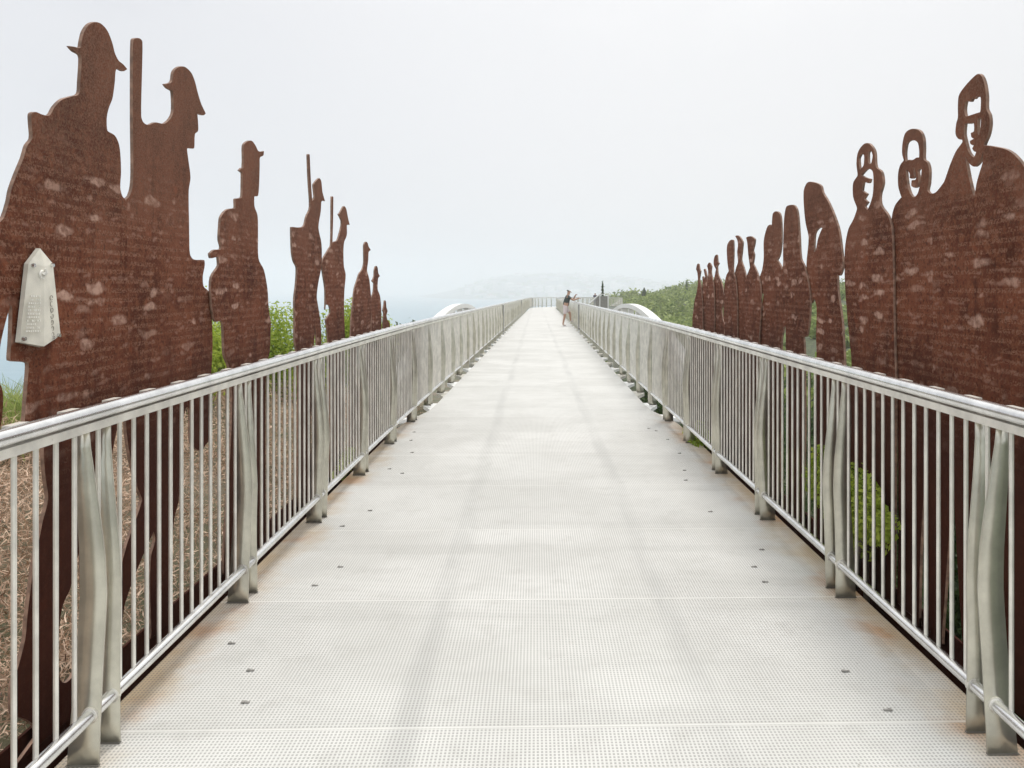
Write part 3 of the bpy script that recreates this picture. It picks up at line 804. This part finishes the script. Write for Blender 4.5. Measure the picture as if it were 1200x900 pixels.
rnd = random.Random(5)
protos = []
for v in range(3):
    w, d, h = (14, 11, 6), (20, 12, 7), (17, 14, 15)
    w, d, h = (w, d, h)[v]
    r0 = empty('house', (0, -500 - 0, -60))
    m1 = MB(); m1.box(-w/2, w/2, -d/2, d/2, 0, h); wl = m1.build('wall', M_house, r0); wl.location = (0, 0, 0)
    m1 = MB(); e = .8
    m1.v = [(-w/2-e, -d/2-e, h), (w/2+e, -d/2-e, h), (w/2+e, d/2+e, h), (-w/2-e, d/2+e, h), (-w/4, 0, h + 3.5), (w/4, 0, h + 3.5)]
    m1.f = [(0,1,5,4), (1,2,5), (2,3,4,5), (3,0,4), (3,2,1,0)]
    rf = m1.build('roof', M_roof[v], r0); rf.location = (0, 0, 0)
    protos.append(r0)
HL = 'pale hazy house on the far hillside across the water'
first = {0: True, 1: True, 2: True}
for i in range(150):
    for _ in range(30):
        y = rnd.uniform(2450, 3250); x = rnd.uniform(-260, 900) * y / 2900
        if HC(x, y) > SEA + 3: break
    v = rnd.choice((0, 0, 1, 1, 2)); pr = protos[v]
    if first[v]: o = pr; first[v] = False
    else:
        o = pr.copy(); col.objects.link(o)
        for ch in pr.children:
            c2 = ch.copy(); col.objects.link(c2); c2.parent = o
    o.location = (x, y, HC(x, y) - .5); o.rotation_euler = (0, 0, rnd.uniform(-.7, .7)); s = rnd.uniform(.8, 1.5); o.scale = (s, s, s)
    tag(o, HL, 'house', 'hazy houses on the far hillside')
# far woods between the houses
def cloud_leaves(mb, c, rx, ry, rz, n, size, rnd=random, flat=.0, shell=.55):
    for _ in range(n):
        while True:
            d = Vector((rnd.gauss(0, 1), rnd.gauss(0, 1), rnd.gauss(0, 1)))
            if d.length > .1: break
        d.normalize(); r = shell + (1 - shell) * rnd.random()
        r *= .86 + .3 * noise.noise(Vector(c) * .7 + d * 1.9)
        p = Vector(c) + Vector((d.x * rx * r, d.y * ry * r, d.z * rz * r))
        nrm = (d + Vector((rnd.gauss(0, .6), rnd.gauss(0, .6), rnd.gauss(.2, .6)))).normalized()
        a = nrm.orthogonal().normalized(); a.rotate(Matrix.Rotation(rnd.uniform(0, 6.28), 3, nrm))
        b2 = nrm.cross(a); s = size * rnd.uniform(.6, 1.35)
        q0 = p - a * s; q1 = p + b2 * s * .48 + nrm * s * .12; q2 = p + a * s; q3 = p - b2 * s * .48 + nrm * s * .12
        mb.quad(q0, q1, q2, q3)
mb = MB()
for i in range(260):
    y = rnd.uniform(2400, 3300); x = rnd.uniform(-280, 950) * y / 2900
    h = HC(x, y)
    if h < SEA + 2: continue
    cloud_leaves(mb, (x, y, h + 4), rnd.uniform(8, 24), 10, rnd.uniform(4, 8), 24, 4.5, rnd)
tag(mb.build('far_woods', M_leafH), 'faint trees between the far houses', None, None, 'stuff')
mb = MB()
for (y, x0, x1, w) in ((2190, -420, -60, 5), (2150, -520, -150, 4), (2230, -330, -100, 6), (1900, -500, -330, 4)):
    n = 40
    for i in range(n):
        xa = x0 + (x1 - x0) * i / n; xb = x0 + (x1 - x0) * (i + 1) / n
        ya = y + 25 * noise.noise(Vector((xa * .01, y, 0))); yb = y + 25 * noise.noise(Vector((xb * .01, y, 0)))
        ww = w * 3 * (.4 + abs(noise.noise(Vector((xa * .05, y, 5)))))
        mb.quad((xa, ya, SEA + .3), (xb, yb, SEA + .3), (xb, yb + ww, SEA + .3), (xa, ya + ww, SEA + .3))
M_foam = plain('surf_foam', (.8, .82, .82), .9)
tag(mb.build('surf', M_foam), 'white surf lines along the far beach', None, None, 'structure')

# ------------------------------------------------------------------ hillside scrub (right)
rnd = random.Random(11); mb = MB(); cnt = 0
while cnt < 760:
    x = rnd.uniform(8, 150); y = rnd.uniform(70, 235)
    if (x - .04) / y > .62 or x / y < .05: continue
    h = H(x, y)
    if h < -13: continue
    r = rnd.uniform(1.1, 2.6) * (1 + (y - 90) / 300)
    cloud_leaves(mb, (x, y, h + r * .35), r * 1.15, r * 1.1, r * .85, 95, .42 * (.5 + y / 260), rnd)
    cnt += 1
tag(mb.build('hillside_scrub', M_leafH), 'dense green coastal scrub covering the hillside right of the bridge', None, None, 'stuff')
# grassy valley scrub under / beside the bridge
mb = MB(); cnt = 0
while cnt < 420:
    x = rnd.uniform(-30, 40); y = rnd.uniform(13, 75)
    if abs(x - fr(y).x) < 3.2 : continue
    h = H(x, y)
    r = rnd.uniform(.5, 1.2)
    if x < 0 and h + 2 * r > 1.0: continue
    cloud_leaves(mb, (x, y, h + r * .3), r * 1.3, r * 1.3, r * .7, 90, .14 + y * .003, rnd); cnt += 1
tag(mb.build('valley_scrub', M_leafH), 'low green scrub in the dip below the bridge', None, None, 'stuff')

# ------------------------------------------------------------------ dry brush on the left bank
rnd = random.Random(3); mb = MB()
def twig(mb, p, d, L, w, rnd):
    d = d.normalized(); sd_ = d.orthogonal().normalized(); sd_.rotate(Matrix.Rotation(rnd.uniform(0, 6.28), 3, d))
    bend = Vector((rnd.gauss(0, .25), rnd.gauss(0, .25), rnd.gauss(0, .2)))
    m_ = p + d * L * .5; e = p + d * L + bend * L * .6
    mb.quad(p - sd_ * w, p + sd_ * w, m_ + sd_ * w * .8, m_ - sd_ * w * .8)
    n = len(mb.v)
    mb.v += [tuple(e)]; mb.f.append((n - 1, n - 2, n))
clumps = []
for i in range(760):
    x = -rnd.uniform(2.25, 7.6); y = rnd.uniform(.2, 16.5)
    clumps.append((x, y, rnd.uniform(.28, .62)))
for (x, y, r) in clumps:
    z = H(x, y)
    near = 1 if y < 9 else .65
    for _ in range(int(300 * near)):
        p = Vector((x + rnd.gauss(0, r * .55), y + rnd.gauss(0, r * .55), z + rnd.random() ** 1.3 * r * .75 - .05))
        if p.x > -2.12: p.x = -2.12 - rnd.random() * .1
        d = Vector((rnd.gauss(0, .9), rnd.gauss(0, .9), rnd.gauss(.35, .7)))
        twig(mb, p, d, rnd.uniform(.035, .11), rnd.uniform(.0018, .0048), rnd)
tag(mb.build('dry_brush', M_twig), 'dense dry brown brush on the bank behind the left figures', None, None, 'stuff')

# ------------------------------------------------------------------ bushes
def bush(name, label, c, rx, ry, rz, n, size, mat, group=None, nlobe=7, seed=1, flowers=0):
    rn = random.Random(seed); z0 = H(c[0], c[1])
    root = empty(name, (c[0], c[1], z0))
    tag(root, label, 'bush', group)
    mb = MB()
    for i in range(nlobe):
        an = rn.uniform(0, 6.28); q = rn.random() ** .6 * .62
        cc = (c[0] + math.cos(an) * q * rx, c[1] + math.sin(an) * q * ry, c[2] + rn.uniform(-.35, .5) * rz)
        k = rn.uniform(.38, .60)
        cloud_leaves(mb, cc, rx * k, ry * k, rz * k, n // nlobe, size, rn, shell=.45)
    mb.build('foliage', mat, root)
    st = MB()
    for i in range(6):
        an = rn.uniform(0, 6.28); e = Vector((c[0] + math.cos(an) * rx * .5, c[1] + math.sin(an) * ry * .5, c[2] + rz * .2))
        b0 = Vector((c[0] + math.cos(an) * .06, c[1] + math.sin(an) * .06, z0 - .05))
        st.tube([b0, (b0 + e) / 2 + Vector((rn.gauss(0, .05), rn.gauss(0, .05), .05)), e], .02, 6, radii=[.025, .016, .006])
    st.build('stem', M_wood, root)
    if flowers:
        fl = MB()
        for i in range(flowers):
            p = Vector((c[0] + rn.gauss(0, rx * .35), c[1] + rn.gauss(0, ry * .35), c[2] + rz * rn.uniform(.75, 1.0)))
            fl.tube([p, p + Vector((0, 0, .07))], .03, 6, radii=[.03, .02])
        fl.build('blossom', M_bloom, root)
    return root
GB = 'bushes beyond the left railing'
bush('bush', 'green bush in the gap between the second and third soldier from the left', (-4.75, 11.0, .34), .9, .85, .98, 8000, .034, M_leafB, GB, 11, 1, 14)
bush('bush', 'large bright green bush between the third and fourth soldier from the left', (-4.8, 13.6, .38), 1.35, 1.2, 1.30, 21000, .034, M_leafB, GB, 24, 2)
bush('bush', 'bright green bush between the fourth and fifth soldier from the left', (-3.75, 14.6, .42), .8, .8, 1.22, 10000, .034, M_leafB, GB, 12, 3)
bush('bush', 'green bush showing between the fifth and sixth soldier from the left', (-3.3, 15.6, .32), .66, .7, 1.15, 8500, .034, M_leafB, GB, 11, 4)
bush('bush', 'small dark bush just above the far left railing past the soldiers', (-5.3, 31.5, -.9), .75, .9, 1.35, 1500, .09, M_leafD, GB, 8, 5)
GBR = 'shrubs beyond the right railing'
bush('shrub', 'leafy green shrub pushing through between railing and figures at mid right', (1.79, 4.75, .30), .13, .78, .38, 3600, .022, M_leafB, GBR, 9, 6)
bush('shrub', 'bright green shrub low behind the nearest right-hand figure legs', (2.30, 3.60, .02), .28, .45, .42, 2600, .026, M_leafB, GBR, 8, 7)
bush('shrub', 'small green weed growing over the deck edge under the right railing', (1.66, 8.35, .02), .20, .75, .20, 1300, .028, M_leafB, GBR, 10, 8)
bush('shrub', 'tall dark green shrub behind the right figures with cut-out faces', (2.85, 4.9, .25), .55, 1.1, .85, 4200, .035, M_leafD, GBR, 12, 9)
bush('shrub', 'dark green shrub low behind the veiled figure on the right', (2.8, 6.9, .05), .5, .9, .75, 3200, .035, M_leafD, GBR, 10, 10)
bush('shrub', 'small yellow-green weed under the left railing past the fifth soldier', (-1.78, 7.6, -.02), .14, .5, .16, 600, .028, M_leafB, GBR, 7, 12)

# low leafy growth covering the ground behind the right-hand figures
rnd = random.Random(21); mb = MB()
for i in range(520):
    x = 2.15 + 4.5 * rnd.random() ** 1.5; y = rnd.uniform(.5, 17)
    cloud_leaves(mb, (x, y, H(x, y) + rnd.uniform(.05, .4)), rnd.uniform(.18, .4), rnd.uniform(.2, .5), rnd.uniform(.15, .35), 170, .032, rnd, shell=.3)
for i in range(0, len(mb.v)):
    v = mb.v[i]
    if v[0] < 1.97: mb.v[i] = (1.97 + (1.97 - v[0]), v[1], v[2])
tag(mb.build('undergrowth', M_leafD), 'dark leafy undergrowth behind the right-hand figures', None, None, 'stuff')

# grass tuft at the far left
rn = random.Random(8); root = empty('grass_tuft', (-5.10, 7.85, H(-5.10, 7.85)))
tag(root, 'tall green grass tuft behind the nearest soldier at the left edge', 'grass')
mb = MB()
for i in range(1500):
    p = Vector((-5.10 + rn.gauss(0, .24), 7.85 + rn.gauss(0, .24), H(-5.10, 7.85) - .05))
    d = Vector((rn.gauss(0, .30), rn.gauss(0, .30), 1)).normalized(); L = rn.uniform(.35, .86)
    sdv = d.orthogonal().normalized(); sdv.rotate(Matrix.Rotation(rn.uniform(0, 6.28), 3, d)); w = .0075
    pts = [p + d * L * t + Vector((d.x, d.y, -.25)) * L * .55 * t ** 3 for t in (0, .35, .7, 1)]
    for k in range(3):
        w0, w1 = w * (1 - k * .25), w * (1 - (k + 1) * .31)
        mb.quad(pts[k] - sdv * w0, pts[k] + sdv * w0, pts[k+1] + sdv * w1, pts[k+1] - sdv * w1)
mb.build('blades', M_grass, root)

# lone trees / cypress beyond the right railing
def cypress(x, y, z0, h, r, label, seed):
    rn = random.Random(seed); root = empty('cypress_tree', (x, y, z0)); tag(root, label, 'tree', 'narrow trees past the right railing')
    mb = MB()
    for i in range(9):
        t = i / 8; rr = r * (1 - t) ** .6 + .03
        cloud_leaves(mb, (x, y, z0 + h * (.18 + .78 * t)), rr, rr, h * .1, 110, .09 + r * .1, rn)
    mb.build('crown', M_leafD, root)
    st = MB(); st.tube([(x, y, z0 - .2), (x, y, z0 + h * .9)], .05, 6, radii=[.08, .02]); st.build('trunk', M_wood, root)
cypress(5.0, 60, H(5.0, 60), 1.75 - H(5.0, 60), .36, 'dark narrow cypress just past the person on the right', 1)
for (px, py, D, h, r, lb, sdd) in ((805, 331, 185, 5.5, .9, 'spindly tree standing on the hilltop beside the farthest right figure', 2), (755, 338, 185, 4.2, 1.3, 'rounded dark tree on the crest above the right-hand arch', 3)):
    x = (px - 628) / F * D; z1 = 1.6 - (py - 338) / F * D
    cypress(x, D, z1 - h, h, r, lb, sdd)

# ------------------------------------------------------------------ bridge arches
for sd in (-1, 1):
    s0 = 24.0; c0 = fr(s0); lat = 2.74 if sd > 0 else 2.52
    root = empty('arch_rib', (c0.x + sd * lat, c0.y, 0)); side = 'left' if sd < 0 else 'right'
    tag(root, 'white curved steel arch rising beside the bridge past the %s figures' % side, 'arch', 'white arches beside the bridge')
    def za(u, off=0): return 1.13 - .0105 * u * u - off
    us = [-15 + i * .5 for i in range(61)]
    mb = MB()
    def sweep(mb, off, w, th):
        for a, b2 in zip(us, us[1:]):
            pa, pb = fr(s0 + a, sd * lat), fr(s0 + b2, sd * lat)
            pa.z = za(a, off); pb.z = za(b2, off)
            n = [Vector((-w, 0, 0)), Vector((w, 0, 0))]; dn = Vector((0, 0, -th))
            q = [pa + n[0], pa + n[1], pb + n[1], pb + n[0]]; q2 = [v + dn for v in q]
            mb.quad(*q); mb.quad(*q2[::-1]); mb.quad(q[0], q[3], q2[3], q2[0]); mb.quad(q[2], q[1], q2[1], q2[2])
    sweep(mb, 0, .11, .13); mb.build('top_chord', M_white, root)
    mb = MB(); sweep(mb, .42, .10, .10); mb.build('lower_chord', M_white, root)
    for u in range(-14, 15, 2):
        pa = fr(s0 + u, sd * lat); pa.z = za(u, .17); pb = fr(s0 + u + .9, sd * lat); pb.z = za(u + .9, .42)
        m1 = MB(); m1.obox((pa + pb) / 2, Vector((.08, 0, 0)), Vector((0, .16, 0)), Vector((0, 0, (pa.z - pb.z) / 2 + .02))); m1.build('strut', M_white, root)
    for u in (-12, -6, 6, 12):
        pa = fr(s0 + u, sd * lat); pa.z = za(u, .1); pb = fr(s0 + u, sd * 1.3, -.3)
        m1 = MB(); m1.tube([pa, pb], .07, 8); m1.build('tie', M_white, root)

# small stair handrail past the right railing
root = empty('stair_handrail', (4.2, 52, -1)); tag(root, 'white sloping stair handrail just past the person on the right', 'handrail')
m1 = MB(); zz = 1.6
A_ = [Vector((3.5, 52, .62)), Vector((4.15, 52, 1.22)), Vector((4.7, 52, 1.22)), Vector((4.7, 52, -3))]
m1.tube(A_, .05, 8); m1.build('rail', M_white, root)
m1 = MB(); m1.tube([Vector((4.15, 52, 1.2)), Vector((4.15, 52, -3))], .04, 8); m1.build('support', M_white, root)
m1 = MB(); m1.box(3.9, 4.68, 52.02, 52.05, .3, 1.1); m1.build('mesh_panel', M_clip, root)

# ------------------------------------------------------------------ people
def skin_body(name, joints, bones, mat, parent=None, sub=2):
    names = list(joints)
    me = bpy.data.meshes.new(name)
    me.from_pydata([joints[n][0] for n in names], [(names.index(a), names.index(b2)) for a, b2 in bones], [])
    o = bpy.data.objects.new(name, me); col.objects.link(o)
    md = o.modifiers.new('skin', 'SKIN')
    for i, n in enumerate(names):
        r = joints[n][1]; r = r if isinstance(r, tuple) else (r, r)
        me.skin_vertices[0].data[i].radius = r
    me.skin_vertices[0].data[0].use_root = True
    s = o.modifiers.new('sub', 'SUBSURF'); s.levels = sub; s.render_levels = sub
    dg = bpy.context.evaluated_depsgraph_get()
    m2 = bpy.data.meshes.new_from_object(o.evaluated_get(dg)); m2.name = name
    bpy.data.objects.remove(o); m2.materials.clear(); m2.materials.append(mat)
    m2.shade_smooth()
    o = bpy.data.objects.new(name, m2); col.objects.link(o)
    if parent: o.parent = parent
    return o
M_skin = plain('skin', (.42, .25, .17), .55, 0, .05)
M_shirt = plain('dark_green_shirt', (.045, .06, .055), .85)
M_short = plain('pale_pink_shorts', (.60, .52, .52), .85)
M_hair = plain('dark_hair', (.02, .015, .012), .6)
M_navy = plain('navy_cloth', (.04, .05, .09), .85)
M_shoe = plain('pale_shoes', (.55, .5, .48), .7)

def person(loc, rz, label, pose, mats, pants_long=False):
    root = empty('person', loc, rz); tag(root, label, 'person', 'people on the walkway')
    J = pose
    body = skin_body('body', J, [('pelvis','spine'),('spine','chest'),('chest','neck'),('neck','head'),('head','crown'),
        ('chest','shL'),('shL','elL'),('elL','wrL'),('wrL','haL'),('chest','shR'),('shR','elR'),('elR','wrR'),('wrR','haR'),
        ('pelvis','hiL'),('hiL','knL'),('knL','anL'),('anL','toL'),('pelvis','hiR'),('hiR','knR'),('knR','anR'),('anR','toR')], mats[0], root)
    g = .014
    def grow(k, e=g):
        p, r = J[k]; r = r if isinstance(r, tuple) else (r, r); return (p, (r[0] + e, r[1] + e))
    def lerp(a, b2, t, e=g):
        pa, ra = grow(a, e); pb, rb = grow(b2, e)
        return (tuple(x + (y - x) * t for x, y in zip(pa, pb)), tuple(x + (y - x) * t for x, y in zip(ra, rb)))
    T = {'chest': grow('chest'), 'spine': grow('spine'), 'waist': lerp('spine', 'pelvis', 1.0), 'nk': lerp('chest', 'neck', .6),
         'shL': grow('shL'), 'sL2': lerp('shL', 'elL', .6), 'shR': grow('shR'), 'sR2': lerp('shR', 'elR', .6)}
    skin_body('shirt', T, [('chest','spine'),('spine','waist'),('chest','nk'),('chest','shL'),('shL','sL2'),('chest','shR'),('shR','sR2')], mats[1], root)
    t = .96 if pants_long else .75
    a2, b_ = ('knL', 'anL') if pants_long else ('hiL', 'knL')
    S = {'pelvis': grow('pelvis', .018), 'top': lerp('pelvis', 'spine', .6, .016), 'hiL': grow('hiL', .02), 'kL': lerp('hiL', 'knL', .8, .022), 'hiR': grow('hiR', .02), 'kR': lerp('hiR', 'knR', .8, .022)}
    bn = [('pelvis','top'),('pelvis','hiL'),('hiL','kL'),('pelvis','hiR'),('hiR','kR')]
    if pants_long:
        S['kL'] = grow('knL', .02); S['kR'] = grow('knR', .02); S['aL'] = lerp('knL','anL',.92,.02); S['aR'] = lerp('knR','anR',.92,.02); bn += [('kL','aL'),('kR','aR')]
    skin_body('trousers' if pants_long else 'shorts', S, bn, mats[2], root)
    hp, hr = J['head']; cp, cr = J['crown']
    skin_body('hair', {'a': ((cp[0] - .01, cp[1], cp[2] + .012), .125), 'b': ((hp[0] - .05, hp[1], hp[2] + .015), .10)}, [('a','b')], mats[3], root)
    for f in ('L', 'R'):
        a, b2 = J['an' + f][0], J['to' + f][0]
        skin_body('shoe', {'a': ((a[0], a[1], a[2] - .03), .055), 'b': (b2, .05)}, [('a','b')], mats[4], root)
    # face: eyes, nose, ears
    fx = MB()
    for sy in (-1, 1):
        fx.tube([(hp[0] + .078, sy * .033, hp[2] + .02), (hp[0] + .092, sy * .033, hp[2] + .02)], .011, 6)
    ey = fx.build('eye', mats[3], None); ey.parent = root
    nz = MB(); nz.tube([(hp[0] + .08, 0, hp[2] + .02), (hp[0] + .118, 0, hp[2] - .02), (hp[0] + .09, 0, hp[2] - .032)], .012, 6); o = nz.build('nose', mats[0], None); o.parent = root
    # hands: four curled fingers and a thumb each
    for f, sy in (('L', 1), ('R', -1)):
        h = Vector(J['ha' + f][0]); w = Vector(J['wr' + f][0]); d = (h - w).normalized()
        side = d.cross(Vector((0, 0, 1))); side = side.normalized() if side.length > .1 else Vector((0, 1, 0))
        dn = side.cross(d).normalized()
        if dn.z > 0: dn = -dn
        hm = MB()
        for i, L in enumerate((.07, .08, .075, .06)):
            b0 = h + side * (-.028 + .019 * i)
            hm.tube([b0, b0 + d * L * .5, b0 + d * L * .8 + dn * L * .4, b0 + d * L * .7 + dn * L * .8], .008, 6, radii=[.009, .0085, .008, .006])
        b0 = h - d * .03 - side * sy * .03
        hm.tube([b0, b0 - side * sy * .03 + d * .02, b0 - side * sy * .03 + d * .055 + dn * .02], .009, 6, radii=[.011, .010, .007])
        hm.build('fingers', mats[0], None).parent = root
    return root
# faces +x; leaning on the rail with one foot up
lean = {'pelvis': ((0, 0, .93), (.125, .15)), 'spine': ((.03, 0, 1.14), (.12, .15)), 'chest': ((.09, 0, 1.38), (.12, .17)), 'neck': ((.13, 0, 1.54), .055),
        'head': ((.165, 0, 1.65), .09), 'crown': ((.165, 0, 1.73), .095),
        'shL': ((.10, .19, 1.43), .062), 'elL': ((.36, .22, 1.26), .047), 'wrL': ((.46, .10, 1.45), .034), 'haL': ((.49, .08, 1.51), .037),
        'shR': ((.10, -.19, 1.43), .062), 'elR': ((.38, -.22, 1.26), .047), 'wrR': ((.58, -.12, 1.34), .034), 'haR': ((.65, -.09, 1.36), .037),
        'hiL': ((.0, .10, .86), .095), 'knL': ((.22, .13, .62), .065), 'anL': ((.24, .14, .28), .045), 'toL': ((.38, .15, .235), .032),
        'hiR': ((-.02, -.10, .86), .095), 'knR': ((-.05, -.11, .48), .062), 'anR': ((-.14, -.11, .08), .042), 'toR': ((0.02, -.12, .035), .035)}
P1 = fr(38.5, 1.13)
person(P1, 0, 'person in dark shirt and pale shorts leaning on the right railing, one foot up', lean, (M_skin, M_shirt, M_short, M_hair, M_shoe))
stand = {'pelvis': ((0, 0, .93), (.11, .15)), 'spine': ((.0, 0, 1.12), (.10, .14)), 'chest': ((.0, 0, 1.36), (.12, .16)), 'neck': ((.01, 0, 1.52), .055),
        'head': ((.03, 0, 1.63), .085), 'crown': ((.02, 0, 1.71), .09),
        'shL': ((0, .19, 1.42), .062), 'elL': ((-.03, .25, 1.14), .045), 'wrL': ((.06, .24, .9), .032), 'haL': ((.08, .23, .82), .035),
        'shR': ((0, -.19, 1.42), .062), 'elR': ((-.03, -.25, 1.14), .045), 'wrR': ((.06, -.24, .9), .032), 'haR': ((.08, -.23, .82), .035),
        'hiL': ((.0, .10, .86), .095), 'knL': ((.06, .11, .48), .062), 'anL': ((.02, .12, .08), .042), 'toL': ((.15, .13, .035), .035),
        'hiR': ((0, -.10, .86), .095), 'knR': ((0, -.11, .48), .062), 'anR': ((-.08, -.11, .08), .042), 'toR': ((0.05, -.12, .035), .035)}
P2 = fr(106.5, 1.0)
person(P2, R(250), 'tiny distant person in navy beyond the bend, right of the leaning person', stand, (M_skin, M_navy, M_navy, M_hair, M_shoe), True)

# ------------------------------------------------------------------ haze
hz = MB(); hz.box(-9100, 9100, -2600, 9100, -37, 90)
m = bpy.data.materials.new('haze_air'); m.use_nodes = True; nt = m.node_tree
nt.nodes.remove(nt.nodes['Principled BSDF'])
pv = nt.nodes.new('ShaderNodeVolumePrincipled'); pv.inputs['Color'].default_value = (.965, .965, .97, 1)
pv.inputs['Density'].default_value = .00080; pv.inputs['Anisotropy'].default_value = .1
nt.links.new(pv.outputs[0], nt.nodes['Material Output'].inputs['Volume'])
tag(hz.build('haze', m), None, None, None, 'stuff')

# ------------------------------------------------------------------ light
SUN_EL, SUN_AZ = R(52), R(18)          # azimuth from +Y towards +X
sd_ = Vector((math.sin(SUN_AZ) * math.cos(SUN_EL), math.cos(SUN_AZ) * math.cos(SUN_EL), math.sin(SUN_EL)))
sl = bpy.data.lights.new('sun', 'SUN'); sl.energy = 1.2; sl.angle = R(14); sl.color = (1, .96, .9)
so = bpy.data.objects.new('sun', sl); col.objects.link(so); so.rotation_euler = (-sd_).to_track_quat('-Z', 'Y').to_euler(); so.location = (0, 0, 60)
w = bpy.data.worlds.new('World'); sc.world = w; w.use_nodes = True; nt = w.node_tree
bg = nt.nodes['Background']; bg.inputs['Strength'].default_value = .1
sky = nt.nodes.new('ShaderNodeTexSky'); sky.sky_type = 'NISHITA'; sky.sun_disc = False
sky.sun_elevation = SUN_EL; sky.sun_rotation = SUN_AZ; sky.dust_density = 3; sky.air_density = 1
tc = nt.nodes.new('ShaderNodeTexCoord')
nrm = N(nt, 'ShaderNodeVectorMath', operation='NORMALIZE'); nt.links.new(tc.outputs['Generated'], nrm.inputs[0])
dt = N(nt, 'ShaderNodeVectorMath', operation='DOT_PRODUCT'); nt.links.new(nrm.outputs[0], dt.inputs[0])
glow_dir = Vector((math.sin(R(14)) * math.cos(R(34)), math.cos(R(14)) * math.cos(R(34)), math.sin(R(34))))
dt.inputs[1].default_value = glow_dir
mp = N(nt, 'ShaderNodeMapping'); nt.links.new(nrm.outputs[0], mp.inputs[0]); mp.inputs['Scale'].default_value = (1, 1, 2.4)
cl = noi(nt, mp.outputs[0], 1.7, 5, .5)
g = rng(nt, dt.outputs['Value'], .74, 1.0)
sz = N(nt, 'ShaderNodeSeparateXYZ'); nt.links.new(nrm.outputs[0], sz.inputs[0])
ccol = mix(nt, g, (5.6, 5.68, 6.0), (7.5, 7.5, 7.55))
ccol = mix(nt, mth(nt, 'MULTIPLY', rng(nt, cl, .38, .62), .5), ccol, (6.6, 6.65, 6.85))
ccol = mix(nt, rng(nt, sz.outputs[2], .30, .9), ccol, (12.5, 12.5, 12.4))
fin = mix(nt, .97, sky.outputs[0], ccol)
nt.links.new(fin, bg.inputs['Color'])

# ------------------------------------------------------------------ render settings
sc.render.engine = 'CYCLES'
sc.view_settings.view_transform = 'Standard'; sc.view_settings.look = 'None'
sc.view_settings.exposure = .42; sc.view_settings.gamma = 1
cy = sc.cycles
cy.max_bounces = 8; cy.diffuse_bounces = 3; cy.glossy_bounces = 4; cy.transmission_bounces = 2; cy.volume_bounces = 3; cy.transparent_max_bounces = 4
cy.use_denoising = True
try: cy.denoiser = 'OPENIMAGEDENOISE'
except Exception: pass
cy.sample_clamp_indirect = 6
